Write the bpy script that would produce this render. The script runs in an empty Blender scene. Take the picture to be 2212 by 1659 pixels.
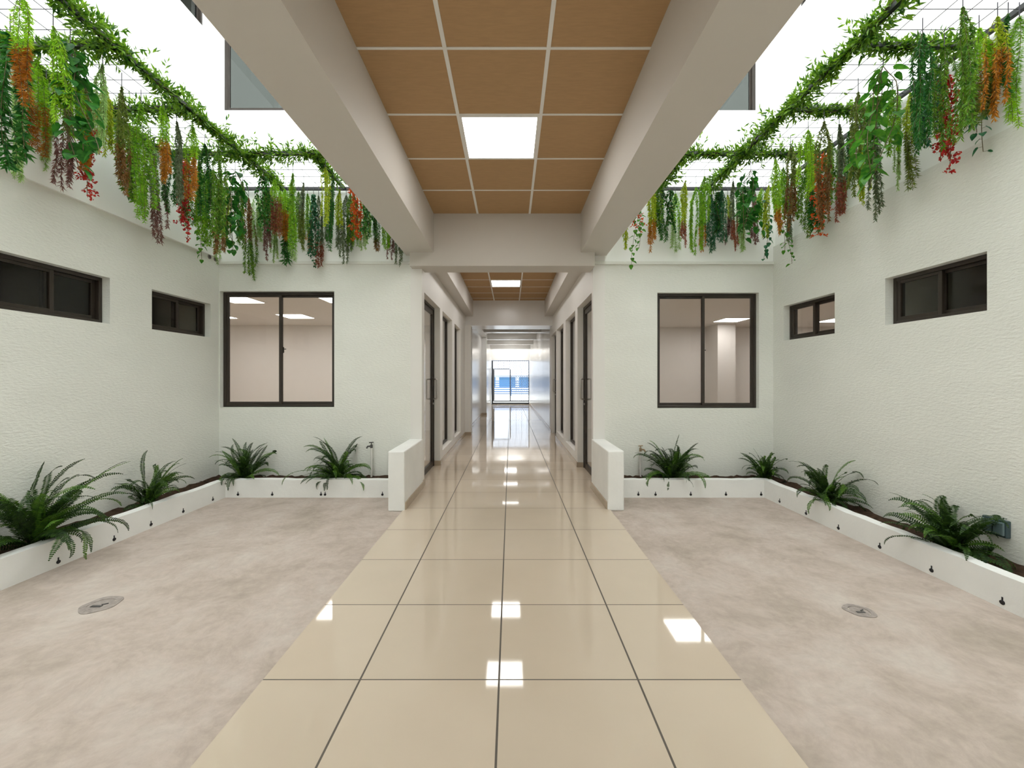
import bpy, math, random
import numpy as np
from mathutils import Vector, Matrix

random.seed(7)
RNG = np.random.default_rng(11)
scn = bpy.context.scene
COL = scn.collection
PI = math.pi

# ------------------------------------------------------------------ materials
def new_mat(name):
    m = bpy.data.materials.new(name); m.use_nodes = True
    nt = m.node_tree; nt.nodes.clear()
    return m, nt, nt.nodes, nt.links

def N(nodes, kind, **kw):
    n = nodes.new(kind)
    for k, v in kw.items():
        if k in n.inputs: n.inputs[k].default_value = v
        else: setattr(n, k, v)
    return n

def plain(name, col, rough=.5, metal=0.0, spec=.5, var=.06, scale=8.0, bump=0.0, bscale=80.0, stretch=(1, 1, 1)):
    """painted / metal / stone surface: slight procedural tone variation and optional bump"""
    m, nt, nd, lk = new_mat(name)
    out = N(nd, 'ShaderNodeOutputMaterial'); p = N(nd, 'ShaderNodeBsdfPrincipled')
    p.inputs['Roughness'].default_value = rough; p.inputs['Metallic'].default_value = metal
    p.inputs['Specular IOR Level'].default_value = spec
    tc = N(nd, 'ShaderNodeTexCoord'); mp = N(nd, 'ShaderNodeMapping'); mp.inputs['Scale'].default_value = stretch
    lk.new(tc.outputs['Object'], mp.inputs['Vector'])
    nz = N(nd, 'ShaderNodeTexNoise', Scale=scale, Detail=4.0)
    lk.new(mp.outputs[0], nz.inputs['Vector'])
    cr = N(nd, 'ShaderNodeValToRGB')
    cr.color_ramp.elements[0].position = .3; cr.color_ramp.elements[1].position = .7
    cr.color_ramp.elements[0].color = [c * (1 - var) for c in col] + [1]
    cr.color_ramp.elements[1].color = [min(1, c * (1 + var)) for c in col] + [1]
    lk.new(nz.outputs['Fac'], cr.inputs[0]); lk.new(cr.outputs[0], p.inputs['Base Color'])
    if bump:
        n2 = N(nd, 'ShaderNodeTexNoise', Scale=bscale, Detail=5.0, Roughness=.6)
        lk.new(mp.outputs[0], n2.inputs['Vector'])
        b = N(nd, 'ShaderNodeBump', Strength=bump, Distance=.012)
        lk.new(n2.outputs['Fac'], b.inputs['Height']); lk.new(b.outputs[0], p.inputs['Normal'])
    lk.new(p.outputs[0], out.inputs[0])
    return m

def emit(name, col, s):
    m, nt, nd, lk = new_mat(name)
    out = N(nd, 'ShaderNodeOutputMaterial'); e = N(nd, 'ShaderNodeEmission', Strength=s)
    e.inputs['Color'].default_value = list(col) + [1]
    lk.new(e.outputs[0], out.inputs[0]); return m

def glass(name, tint, ior=1.45):
    """thin window pane: lets light through with a tint and reflects by Fresnel"""
    m, nt, nd, lk = new_mat(name)
    out = N(nd, 'ShaderNodeOutputMaterial'); t = N(nd, 'ShaderNodeBsdfTransparent')
    t.inputs['Color'].default_value = list(tint) + [1]
    g = N(nd, 'ShaderNodeBsdfGlossy', Roughness=.01); g.inputs['Color'].default_value = (.95, .97, 1, 1)
    w = N(nd, 'ShaderNodeLayerWeight', Blend=.5); pw = N(nd, 'ShaderNodeMath', operation='POWER'); pw.inputs[1].default_value = 5.0
    f = N(nd, 'ShaderNodeMath', operation='MULTIPLY_ADD'); f.inputs[1].default_value = .96; f.inputs[2].default_value = .017
    lk.new(w.outputs['Facing'], pw.inputs[0]); lk.new(pw.outputs[0], f.inputs[0]); mx = N(nd, 'ShaderNodeMixShader')
    lk.new(f.outputs[0], mx.inputs[0]); lk.new(t.outputs[0], mx.inputs[1]); lk.new(g.outputs[0], mx.inputs[2])
    lk.new(mx.outputs[0], out.inputs[0]); return m

def leafmat(name, a, b, trans=.45):
    m, nt, nd, lk = new_mat(name)
    out = N(nd, 'ShaderNodeOutputMaterial'); p = N(nd, 'ShaderNodeBsdfPrincipled', Roughness=.45)
    p.inputs['Specular IOR Level'].default_value = .35
    tr = N(nd, 'ShaderNodeBsdfTranslucent'); mx = N(nd, 'ShaderNodeMixShader'); mx.inputs[0].default_value = trans
    tc = N(nd, 'ShaderNodeTexCoord'); nz = N(nd, 'ShaderNodeTexNoise', Scale=28.0, Detail=2.0)
    lk.new(tc.outputs['Object'], nz.inputs['Vector'])
    cr = N(nd, 'ShaderNodeValToRGB')
    cr.color_ramp.elements[0].position = .36; cr.color_ramp.elements[1].position = .64
    cr.color_ramp.elements[0].color = list(a) + [1]; cr.color_ramp.elements[1].color = list(b) + [1]
    lk.new(nz.outputs['Fac'], cr.inputs[0])
    lk.new(cr.outputs[0], p.inputs['Base Color']); lk.new(cr.outputs[0], tr.inputs['Color'])
    lk.new(p.outputs[0], mx.inputs[1]); lk.new(tr.outputs[0], mx.inputs[2]); lk.new(mx.outputs[0], out.inputs[0])
    return m

def tilemat(name, tile=.6, ox=.05, oy=0.0, base=(.565, .475, .375), grout=(.09, .075, .06)):
    """polished porcelain floor tiles laid on a square grid with thin dark joints"""
    m, nt, nd, lk = new_mat(name)
    out = N(nd, 'ShaderNodeOutputMaterial'); p = N(nd, 'ShaderNodeBsdfPrincipled')
    p.inputs['Specular IOR Level'].default_value = .5
    tc = N(nd, 'ShaderNodeTexCoord'); sx = N(nd, 'ShaderNodeSeparateXYZ'); lk.new(tc.outputs['Object'], sx.inputs[0])
    masks = []; cells = []
    for ax, off, w in (('X', ox, .0042), ('Y', oy, .0030)):
        a = N(nd, 'ShaderNodeMath', operation='ADD'); a.inputs[1].default_value = off; lk.new(sx.outputs[ax], a.inputs[0])
        d = N(nd, 'ShaderNodeMath', operation='DIVIDE'); d.inputs[1].default_value = tile; lk.new(a.outputs[0], d.inputs[0])
        fl = N(nd, 'ShaderNodeMath', operation='FLOOR'); lk.new(d.outputs[0], fl.inputs[0]); cells.append(fl)
        pp = N(nd, 'ShaderNodeMath', operation='PINGPONG'); pp.inputs[1].default_value = .5; lk.new(d.outputs[0], pp.inputs[0])
        lt = N(nd, 'ShaderNodeMath', operation='LESS_THAN'); lt.inputs[1].default_value = w / tile; lk.new(pp.outputs[0], lt.inputs[0])
        masks.append(lt)
    mm = N(nd, 'ShaderNodeMath', operation='MAXIMUM'); lk.new(masks[0].outputs[0], mm.inputs[0]); lk.new(masks[1].outputs[0], mm.inputs[1])
    cx = N(nd, 'ShaderNodeCombineXYZ'); lk.new(cells[0].outputs[0], cx.inputs[0]); lk.new(cells[1].outputs[0], cx.inputs[1])
    wn = N(nd, 'ShaderNodeTexWhiteNoise'); lk.new(cx.outputs[0], wn.inputs['Vector'])
    cr = N(nd, 'ShaderNodeValToRGB')
    cr.color_ramp.elements[0].color = [c * .965 for c in base] + [1]; cr.color_ramp.elements[1].color = [c * 1.035 for c in base] + [1]
    lk.new(wn.outputs['Value'], cr.inputs[0])
    nz = N(nd, 'ShaderNodeTexNoise', Scale=3.0, Detail=6.0); lk.new(tc.outputs['Object'], nz.inputs['Vector'])
    mr = N(nd, 'ShaderNodeMapRange'); mr.inputs['To Min'].default_value = .95; mr.inputs['To Max'].default_value = 1.05
    lk.new(nz.outputs['Fac'], mr.inputs['Value'])
    mul = N(nd, 'ShaderNodeVectorMath', operation='SCALE'); lk.new(cr.outputs[0], mul.inputs[0]); lk.new(mr.outputs[0], mul.inputs['Scale'])
    mix = N(nd, 'ShaderNodeMix', data_type='RGBA'); lk.new(mm.outputs[0], mix.inputs[0])
    lk.new(mul.outputs[0], mix.inputs[6]); mix.inputs[7].default_value = list(grout) + [1]
    lk.new(mix.outputs[2], p.inputs['Base Color'])
    r = N(nd, 'ShaderNodeMapRange'); r.inputs['To Min'].default_value = .045; r.inputs['To Max'].default_value = .6
    lk.new(mm.outputs[0], r.inputs['Value']); lk.new(r.outputs[0], p.inputs['Roughness'])
    lk.new(p.outputs[0], out.inputs[0]); return m

def concrete(name):
    m, nt, nd, lk = new_mat(name)
    out = N(nd, 'ShaderNodeOutputMaterial'); p = N(nd, 'ShaderNodeBsdfPrincipled', Roughness=.7)
    p.inputs['Specular IOR Level'].default_value = .3
    tc = N(nd, 'ShaderNodeTexCoord')
    wv = N(nd, 'ShaderNodeTexNoise', Scale=1.6, Detail=3.0); lk.new(tc.outputs['Object'], wv.inputs['Vector'])
    mixv = N(nd, 'ShaderNodeMix', data_type='VECTOR'); mixv.inputs[0].default_value = .25
    lk.new(tc.outputs['Object'], mixv.inputs[4]); lk.new(wv.outputs['Color'], mixv.inputs[5])
    n1 = N(nd, 'ShaderNodeTexNoise', Scale=3.4, Detail=10.0, Roughness=.68); lk.new(mixv.outputs[1], n1.inputs['Vector'])
    cr = N(nd, 'ShaderNodeValToRGB'); e = cr.color_ramp.elements
    e[0].position = .30; e[0].color = (.34, .285, .235, 1); e[1].position = .70; e[1].color = (.52, .46, .41, 1)
    x = cr.color_ramp.elements.new(.5); x.color = (.45, .375, .325, 1)
    lk.new(n1.outputs['Fac'], cr.inputs[0])
    n2 = N(nd, 'ShaderNodeTexNoise', Scale=30.0, Detail=7.0, Roughness=.7); lk.new(mixv.outputs[1], n2.inputs['Vector'])
    mr = N(nd, 'ShaderNodeMapRange'); mr.inputs['From Min'].default_value = .3; mr.inputs['From Max'].default_value = .7
    mr.inputs['To Min'].default_value = .90; mr.inputs['To Max'].default_value = 1.08; lk.new(n2.outputs['Fac'], mr.inputs['Value'])
    sc = N(nd, 'ShaderNodeVectorMath', operation='SCALE'); lk.new(cr.outputs[0], sc.inputs[0]); lk.new(mr.outputs[0], sc.inputs['Scale'])
    lk.new(sc.outputs[0], p.inputs['Base Color'])
    b = N(nd, 'ShaderNodeBump', Strength=.35, Distance=.006); lk.new(n2.outputs['Fac'], b.inputs['Height']); lk.new(b.outputs[0], p.inputs['Normal'])
    lk.new(p.outputs[0], out.inputs[0]); return m

M = {}
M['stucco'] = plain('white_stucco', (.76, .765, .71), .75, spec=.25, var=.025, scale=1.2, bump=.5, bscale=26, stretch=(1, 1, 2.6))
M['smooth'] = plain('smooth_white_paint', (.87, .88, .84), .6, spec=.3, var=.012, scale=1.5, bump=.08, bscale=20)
M['paint'] = plain('white_wall_paint', (.76, .745, .71), .45, spec=.4, var=.015, scale=1.5)
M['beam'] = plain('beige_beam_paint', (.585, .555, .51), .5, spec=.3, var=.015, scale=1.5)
M['gloss'] = plain('glossy_wall_paint', (.76, .75, .73), .22, spec=.5, var=.02, scale=2, bump=.03, bscale=5, stretch=(1, 1, .15))
M['room'] = plain('office_wall_paint', (.72, .69, .66), .6, spec=.3, var=.01)
M['dim'] = plain('small_room_paint', (.66, .64, .59), .7, spec=.2, var=.02)
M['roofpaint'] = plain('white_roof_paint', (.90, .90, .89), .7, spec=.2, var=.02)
M['curb'] = plain('white_curb_paint', (.80, .80, .775), .6, spec=.35, var=.04, scale=3, bump=.25, bscale=18)
M['tile'] = tilemat('beige_porcelain_tiles')
M['concrete'] = concrete('pinkish_cement_screed')
M['skirt'] = plain('tan_skirting_tile', (.42, .34, .25), .25, var=.05)
M['ceil'] = plain('tan_ceiling_board', (.43, .275, .142), .7, spec=.2, var=.05, scale=14, bump=.06, bscale=160, stretch=(1, 6, 1))
M['grid'] = plain('white_grid_metal', (.78, .77, .74), .4, var=.01)
M['led'] = emit('led_diffuser', (1.0, .98, .95), 15.0)
M['ledroom'] = emit('office_led_diffuser', (1.0, .97, .94), 17.0)
M['bronze'] = plain('dark_bronze_aluminium', (.030, .022, .016), .38, spec=.5, var=.1)
M['black'] = plain('black_steel_paint', (.018, .019, .02), .45, var=.1)
M['steel'] = plain('brushed_steel', (.55, .53, .50), .3, metal=1.0, var=.04)
M['pane'] = glass('clear_pane', (.93, .93, .92))
M['darkpane'] = glass('smoked_pane', (.22, .23, .22))
M['tintpane'] = glass('tinted_pane', (.85, .85, .81))
M['soil'] = plain('dark_soil', (.050, .030, .019), .95, spec=.1, var=.45, scale=30, bump=1.0, bscale=40)
M['pvc'] = plain('white_pvc', (.72, .70, .66), .4)
M['brass'] = plain('worn_brass', (.36, .27, .17), .4, metal=.8)
M['plastic'] = plain('grey_blue_plastic', (.045, .075, .085), .4, var=.1)
M['plastic2'] = plain('pale_grey_blue_plastic', (.11, .16, .17), .3, var=.1)
M['hole'] = plain('black_rubber', (.006, .006, .009), .6)
M['grey'] = plain('grey_cement_cover', (.30, .26, .235), .8, var=.2, scale=40, bump=.4, bscale=60)
M['darkgrey'] = plain('dark_cast_iron', (.07, .065, .062), .7, var=.25, scale=40)
M['wire'] = plain('dark_wire', (.05, .045, .06), .5)
M['gateframe'] = plain('dark_gate_paint', (.07, .075, .085), .45)
M['lattice'] = plain('gate_paint_with_bloom', (.20, .24, .31), .5)  # bloom from the bright street is mixed into the lattice colour
M['facade'] = plain('pale_street_facade', (.52, .55, .62), .8)
M['bluewin'] = plain('blue_street_window', (.04, .14, .28), .3)
M['bluerail'] = plain('blue_street_rail', (.03, .09, .22), .5)
M['street'] = plain('pale_street_paving', (.55, .56, .58), .8)
M['stem'] = leafmat('vine_stem', (.10, .075, .03), (.16, .12, .05), .1)
LEAF = {
 'lime': ((.24, .52, .012), (.42, .68, .03)), 'green': ((.13, .36, .010), (.29, .54, .02)), 'deep': ((.012, .105, .014), (.05, .22, .022)),
 'mid': ((.06, .19, .012), (.20, .38, .022)), 'pale': ((.30, .50, .14), (.46, .64, .24)), 'olive': ((.10, .16, .018), (.21, .28, .03)),
 'yellow': ((.34, .48, .012), (.52, .60, .03)), 'grey': ((.10, .15, .07), (.21, .27, .14)), 'teal': ((.015, .12, .05), (.06, .22, .09)),
 'leaf': ((.03, .17, .015), (.11, .31, .025)), 'rust': ((.30, .085, .006), (.46, .17, .012)), 'orange': ((.44, .15, .008), (.58, .26, .02)),
 'bronze': ((.15, .075, .015), (.26, .12, .025)), 'mauve': ((.19, .085, .075), (.31, .15, .13)), 'redbrown': ((.24, .055, .03), (.37, .11, .055)),
 'red': ((.42, .012, .022), (.66, .05, .03)), 'orangered': ((.56, .06, .010), (.75, .15, .015)),
 'fern': ((.010, .034, .006), (.038, .090, .010)), 'fernlight': ((.04, .115, .010), (.10, .21, .018)), 'garland': ((.022, .095, .008), (.20, .37, .02)),
}
LM = {k: leafmat('leaf_' + k, *v, trans=.30 if k.startswith('fern') else .45) for k, v in LEAF.items()}

# ------------------------------------------------------------------ mesh helpers
class MB:
    """collects boxes, bars, tubes and leaves in world coordinates; build() links them as ONE mesh object"""
    def __init__(self): self.v = []; self.f = []
    def add(self, vs, fs):
        b = len(self.v); self.v.extend([tuple(p) for p in vs]); self.f.extend([tuple(i + b for i in f) for f in fs])
    def box(self, x0, x1, y0, y1, z0, z1):
        if x0 > x1: x0, x1 = x1, x0
        if y0 > y1: y0, y1 = y1, y0
        if z0 > z1: z0, z1 = z1, z0
        self.add([(x0, y0, z0), (x1, y0, z0), (x1, y1, z0), (x0, y1, z0), (x0, y0, z1), (x1, y0, z1), (x1, y1, z1), (x0, y1, z1)],
                 [(3, 2, 1, 0), (4, 5, 6, 7), (0, 1, 5, 4), (1, 2, 6, 5), (2, 3, 7, 6), (3, 0, 4, 7)])
        return self
    def tube(self, pts, r, seg=8, r1=None):
        pts = [Vector(p) for p in pts]; n = len(pts); rings = []
        ref = None
        for i, p in enumerate(pts):
            t = (pts[min(i + 1, n - 1)] - pts[max(i - 1, 0)]).normalized()
            if ref is None:
                ref = Vector((0, 0, 1)) if abs(t.z) < .9 else Vector((1, 0, 0))
            a = (ref - t * ref.dot(t)).normalized(); b = t.cross(a); ref = a
            rr = r if r1 is None else r + (r1 - r) * i / max(1, n - 1)
            rings.append([p + (a * math.cos(2 * PI * k / seg) + b * math.sin(2 * PI * k / seg)) * rr for k in range(seg)])
        vs = [q for R in rings for q in R]; fs = []
        for i in range(n - 1):
            for k in range(seg):
                fs.append((i * seg + k, i * seg + (k + 1) % seg, (i + 1) * seg + (k + 1) % seg, (i + 1) * seg + k))
        fs.append(tuple(range(seg - 1, -1, -1))); fs.append(tuple((n - 1) * seg + k for k in range(seg)))
        self.add(vs, fs); return self
    def ring(self, c, axis, r0, r1, d, seg=24):
        """annulus of depth d along axis ('x','y','z')"""
        vs = []; fs = []
        for k in range(seg):
            a = 2 * PI * k / seg
            for (r, h) in ((r0, 0), (r1, 0), (r1, d), (r0, d)):
                u, v = r * math.cos(a), r * math.sin(a)
                q = {'x': (h, u, v), 'y': (u, h, v), 'z': (u, v, h)}[axis]
                vs.append((c[0] + q[0], c[1] + q[1], c[2] + q[2]))
        for k in range(seg):
            A = 4 * k; B = 4 * ((k + 1) % seg)
            for j in range(4): fs.append((A + j, B + j, B + (j + 1) % 4, A + (j + 1) % 4))
        self.add(vs, fs); return self
    def build(self, name, mat, parent=None, bevel=0.0, smooth=False):
        me = bpy.data.meshes.new(name)
        off = parent_world(parent)
        me.from_pydata([(x - off[0], y - off[1], z - off[2]) for x, y, z in self.v], [], self.f); me.update()
        return link(name, me, mat, parent, bevel, smooth)

def parent_world(p):
    o = Vector((0, 0, 0))
    while p is not None:
        o += p.location; p = p.parent
    return o

def link(name, me, mat, parent=None, bevel=0.0, smooth=False):
    me.materials.append(mat)
    o = bpy.data.objects.new(name, me); COL.objects.link(o)
    if parent is not None: o.parent = parent
    if smooth:
        me.polygons.foreach_set('use_smooth', [True] * len(me.polygons))
    if bevel:
        b = o.modifiers.new('soft_edge', 'BEVEL'); b.width = bevel; b.segments = 2; b.limit_method = 'ANGLE'
    return o

def tag(o, label=None, cat=None, group=None, kind=None):
    if label: o['label'] = label
    if cat: o['category'] = cat
    if group: o['group'] = group
    if kind: o['kind'] = kind
    return o

def thing(name, loc, label, cat, group=None, kind=None):
    o = bpy.data.objects.new(name, None); COL.objects.link(o); o.location = loc; o.empty_display_size = .1
    return tag(o, label, cat, group, kind)

def struct(name, mb, mat, label, cat, bevel=0.0):
    return tag(mb.build(name, mat, None, bevel), label, cat, None, 'structure')

def wall_mb(axis, p0, p1, u0, u1, z0, z1, holes=(), mb=None):
    """wall slab with rectangular openings; axis 'x' = plane of constant x (u runs along y)"""
    mb = mb or MB()
    us = sorted({u0, u1} | {h[0] for h in holes} | {h[1] for h in holes}); us = [u for u in us if u0 <= u <= u1]
    for a, b in zip(us[:-1], us[1:]):
        hs = sorted([(h[2], h[3]) for h in holes if h[0] < b - 1e-6 and h[1] > a + 1e-6])
        z = z0; spans = []
        for (c, d) in hs:
            if c > z + 1e-6: spans.append((z, c))
            z = max(z, d)
        if z < z1 - 1e-6: spans.append((z, z1))
        for (c, d) in spans:
            if axis == 'x': mb.box(p0, p1, a, b, c, d)
            else: mb.box(a, b, p0, p1, c, d)
    return mb

def fbox(mb, axis, plane, sgn, u0, u1, d0, d1, z0, z1):
    """box given along a wall: u along it, d depth behind its face"""
    a, b = plane + sgn * d0, plane + sgn * d1
    if axis == 'x': mb.box(a, b, u0, u1, z0, z1)
    else: mb.box(u0, u1, a, b, z0, z1)

def window(name, axis, plane, sgn, u0, u1, z0, z1, rec, pane, label, latch=True, w=.032, front_first=True, split=.5):
    mid = (u0 + u1) / 2
    loc = (plane + sgn * rec, mid, z0) if axis == 'x' else (mid, plane + sgn * rec, z0)
    t = thing(name, loc, label, 'window', None, 'structure')
    fr = MB(); A = (axis, plane, sgn); d0, d1 = rec, rec + .075
    e = .002
    fbox(fr, *A, u0 + e, u0 + w, d0, d1, z0 + e, z1 - e); fbox(fr, *A, u1 - w, u1 - e, d0, d1, z0 + e, z1 - e)
    fbox(fr, *A, u0 + w, u1 - w, d0, d1, z0 + e, z0 + w); fbox(fr, *A, u0 + w, u1 - w, d0, d1, z1 - w, z1 - e)
    fr.build('window_frame', M['bronze'], t, .003)
    m = u0 + (u1 - u0) * split
    sashes = [(u0 + w, m + .018, .006, .030), (m - .018, u1 - w, .036, .060)]
    if not front_first: sashes = [(u0 + w, m + .018, .036, .060), (m - .018, u1 - w, .006, .030)]
    for i, (a, b, q0, q1) in enumerate(sashes):
        s = MB(); sw = .030
        fbox(s, *A, a, a + sw, rec + q0, rec + q1, z0 + w, z1 - w); fbox(s, *A, b - sw, b, rec + q0, rec + q1, z0 + w, z1 - w)
        fbox(s, *A, a + sw, b - sw, rec + q0, rec + q1, z0 + w, z0 + w + sw); fbox(s, *A, a + sw, b - sw, rec + q0, rec + q1, z1 - w - sw * .8, z1 - w)
        so = s.build('sash', M['bronze'], t, .002)
        g = MB(); fbox(g, *A, a + sw - .004, b - sw + .004, rec + (q0 + q1) / 2 - .002, rec + (q0 + q1) / 2 + .002, z0 + w + sw - .004, z1 - w - sw * .8 + .004)
        g.build('pane', pane, so)
        if latch and i == 1:
            l = MB(); zc = z0 + (z1 - z0) * .5; uc = a + sw * .6
            fbox(l, *A, uc, uc + .016, rec + q1, rec + q1 + .012, zc - .035, zc + .035)
            fbox(l, *A, uc, uc + .04, rec + q1 + .004, rec + q1 + .014, zc + .005, zc + .015)
            l.build('latch', M['black'], so)
    return t

def door(name, plane, sgn, y0, y1, z1, rec, label, hinge_near=True):
    """glazed door in a corridor side wall (constant x)"""
    t = thing(name, (plane + sgn * rec, (y0 + y1) / 2, 0), label, 'door', None, 'structure')
    A = ('x', plane, sgn); fr = MB(); w = .04
    fbox(fr, *A, y0 + .002, y0 + w, rec, rec + .06, .004, z1 - .002); fbox(fr, *A, y1 - w, y1 - .002, rec, rec + .06, .004, z1 - .002)
    fbox(fr, *A, y0 + w, y1 - w, rec, rec + .06, z1 - w, z1 - .002)
    fr.build('door_frame', M['bronze'], t, .003)
    lf = MB(); a, b = y0 + w + .003, y1 - w - .003; s = .06
    fbox(lf, *A, a, a + s, rec + .01, rec + .045, .012, z1 - w - .004); fbox(lf, *A, b - s, b, rec + .01, rec + .045, .012, z1 - w - .004)
    fbox(lf, *A, a + s, b - s, rec + .01, rec + .045, .012, .09); fbox(lf, *A, a + s, b - s, rec + .01, rec + .045, z1 - w - .07, z1 - w - .004)
    leaf = lf.build('door_leaf', M['bronze'], t, .002)
    g = MB(); fbox(g, *A, a + s - .004, b - s + .004, rec + .025, rec + .03, .085, z1 - w - .066); g.build('pane', M['pane'], leaf)
    yc = b - s / 2
    for (d0, dd) in ((.01, -.062), (.045, .062)):
        h = MB(); x0 = plane + sgn * (rec + d0); x1 = x0 + sgn * dd
        h.tube([(x0, yc, 1.02), (x1 - sgn * dd * .15, yc, 1.02), (x1, yc, 1.035), (x1, yc, 1.30), (x1 - sgn * dd * .15, yc, 1.315), (x0, yc, 1.315)], .0105, 10)
        h.build('pull_handle', M['steel'], leaf, smooth=True)
    k = MB(); x0 = plane + sgn * (rec + .01); k.tube([(x0, yc, .95), (x0 - sgn * .012, yc, .95)], .016, 12); k.build('lock', M['steel'], leaf)
    return t

def fixed_window(name, plane, sgn, y0, y1, z0, z1, rec, label):
    t = thing(name, (plane + sgn * rec, (y0 + y1) / 2, z0), label, 'window', None, 'structure')
    A = ('x', plane, sgn); fr = MB(); w = .035
    fbox(fr, *A, y0 + .002, y0 + w, rec, rec + .05, z0 + .002, z1 - .002); fbox(fr, *A, y1 - w, y1 - .002, rec, rec + .05, z0 + .002, z1 - .002)
    fbox(fr, *A, y0 + w, y1 - w, rec, rec + .05, z0 + .002, z0 + w); fbox(fr, *A, y0 + w, y1 - w, rec, rec + .05, z1 - w, z1 - .002)
    fr.build('window_frame', M['bronze'], t, .002)
    g = MB(); fbox(g, *A, y0 + w - .004, y1 - w + .004, rec + .022, rec + .028, z0 + w - .004, z1 - w + .004); g.build('pane', M['pane'], t)
    return t

# ------------------------------------------------------------------ the setting
YB = 5.0            # courtyard end walls
# floors
f = MB(); f.box(-1.07, .995, -3.0, 5.0, -.12, .012); f.box(-1.2, 1.13, 5.0, 22.35, -.12, .012)
struct('floor', f, M['tile'], 'polished beige tile walkway running down the corridor', 'floor')
f = MB(); f.box(-3.65, -1.07, -3.0, 5.15, -.12, 0); struct('floor_patio_left', f, M['concrete'], 'rough pinkish cement floor of the left patio', 'floor')
f = MB(); f.box(.995, 3.3, -3.0, 5.15, -.12, 0); struct('floor_patio_right', f, M['concrete'], 'rough pinkish cement floor of the right patio', 'floor')
f = MB(); f.box(-7.8, -1.2, 5.15, 10.75, -.12, .012); struct('floor_office_left', f, M['tile'], 'tiled floor of the lit room behind the left patio', 'floor')
f = MB(); f.box(1.13, 9.7, 5.15, 11.1, -.12, .012); f.box(3.3, 9.7, 3.8, 5.15, -.12, .012)
struct('floor_office_right', f, M['tile'], 'tiled floor of the lit room behind the right patio', 'floor')

# courtyard walls
LW = [(4.065, 4.86, 1.80, 2.19), (2.84, 3.64, 1.795, 2.195)]
RW = [(4.05, 4.805, 1.757, 2.155), (2.755, 3.504, 1.765, 2.158)]
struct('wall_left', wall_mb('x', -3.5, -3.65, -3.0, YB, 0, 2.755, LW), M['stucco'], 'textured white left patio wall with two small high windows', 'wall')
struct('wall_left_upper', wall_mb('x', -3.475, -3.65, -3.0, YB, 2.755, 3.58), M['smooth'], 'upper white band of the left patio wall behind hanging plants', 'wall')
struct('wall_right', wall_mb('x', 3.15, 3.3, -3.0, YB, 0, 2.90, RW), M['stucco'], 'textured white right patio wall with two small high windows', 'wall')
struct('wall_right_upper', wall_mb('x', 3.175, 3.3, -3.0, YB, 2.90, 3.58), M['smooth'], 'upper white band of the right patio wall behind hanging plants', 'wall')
BL = (-3.488, -2.117, .975, 2.37); BR = (1.761, 2.98, .963, 2.352)
m = wall_mb('y', YB, 5.15, -3.65, -1.2, 0, 2.70, [BL]); m.box(-7.8, -3.65, YB, 5.15, 0, 3.58)
struct('wall_back_left', m, M['stucco'], 'textured white end wall of the left patio with a sliding window', 'wall')
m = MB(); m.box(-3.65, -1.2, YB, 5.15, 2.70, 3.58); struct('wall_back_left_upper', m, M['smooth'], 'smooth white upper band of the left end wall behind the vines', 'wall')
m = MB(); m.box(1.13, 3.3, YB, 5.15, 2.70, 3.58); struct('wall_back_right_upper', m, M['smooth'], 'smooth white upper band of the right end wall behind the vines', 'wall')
m = wall_mb('y', YB, 5.15, 1.13, 3.3, 0, 2.70, [BR])
struct('wall_back_right', m, M['stucco'], 'textured white end wall of the right patio with a sliding window', 'wall')
m = MB(); m.box(-3.475, -1.18, 4.982, 5.0, 2.69, 2.725)
struct('trim_1', m, M['stucco'], 'thin plaster ledge across the left end wall under the hanging plants', 'trim', .004)
m = MB(); m.box(.985, 3.15, 4.975, 5.0, 2.685, 2.722)
struct('trim_2', m, M['stucco'], 'thin plaster ledge across the right end wall under the hanging plants', 'trim', .004)
# low parapets either side of the walkway
m = MB(); m.box(-1.216, -1.052, 4.13, 5.0, 0, .597); struct('wall_parapet_left', m, M['curb'], 'low white parapet beside the walkway at the left patio', 'wall', .012)
m = MB(); m.box(.968, 1.132, 4.15, 5.0, 0, .597); struct('wall_parapet_right', m, M['curb'], 'low white parapet beside the walkway at the right patio', 'wall', .012)
# planter curbs
def curb(name, s, xi, xo, xe, label):
    mb = MB(); t = .075; random.seed(4 if s < 0 else 9)
    # slightly wavy hand-trowelled top along both runs
    ys = [-3.0 + i * .11 for i in range(int((4.616 + 3.0) / .11) + 1)] + [4.616]
    zt = [.2 + random.uniform(-.005, .005) for _ in ys]
    for i in range(len(ys) - 1):
        a, b = ys[i], ys[i + 1]
        x0, x1 = (xi, xi + s * t)
        mb.add([(x0, a, 0), (x1, a, 0), (x1, b, 0), (x0, b, 0), (x0, a, zt[i] - .004), (x1, a, zt[i]), (x1, b, zt[i + 1]), (x0, b, zt[i + 1] - .004)],
               [(0, 3, 7, 4), (1, 5, 6, 2), (4, 7, 6, 5)] if s < 0 else [(0, 4, 7, 3), (1, 2, 6, 5), (4, 5, 6, 7)])
    xs = [xi + s * t + (xe - xi - s * t) * i / 22 for i in range(23)]
    zx = [.2 + random.uniform(-.004, .004) for _ in xs]
    for i in range(22):
        a, b = xs[i], xs[i + 1]; y0, y1 = 4.616, 4.616 + t
        mb.add([(a, y0, 0), (b, y0, 0), (b, y1, 0), (a, y1, 0), (a, y0, zx[i] - .003), (b, y0, zx[i + 1] - .003), (b, y1, zx[i + 1]), (a, y1, zx[i])],
               [(0, 1, 5, 4), (2, 3, 7, 6), (4, 5, 6, 7)] if a < b else [(0, 4, 5, 1), (2, 6, 7, 3), (4, 7, 6, 5)])
    return struct(name, mb, M['curb'], label, 'planter curb')
curb('trim_3', -1, -3.16, -3.5, -1.216, 'low white curb of the planter bed along the left patio')
curb('trim_4', 1, 2.81, 3.15, 1.132, 'low white curb of the planter bed along the right patio')
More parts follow.
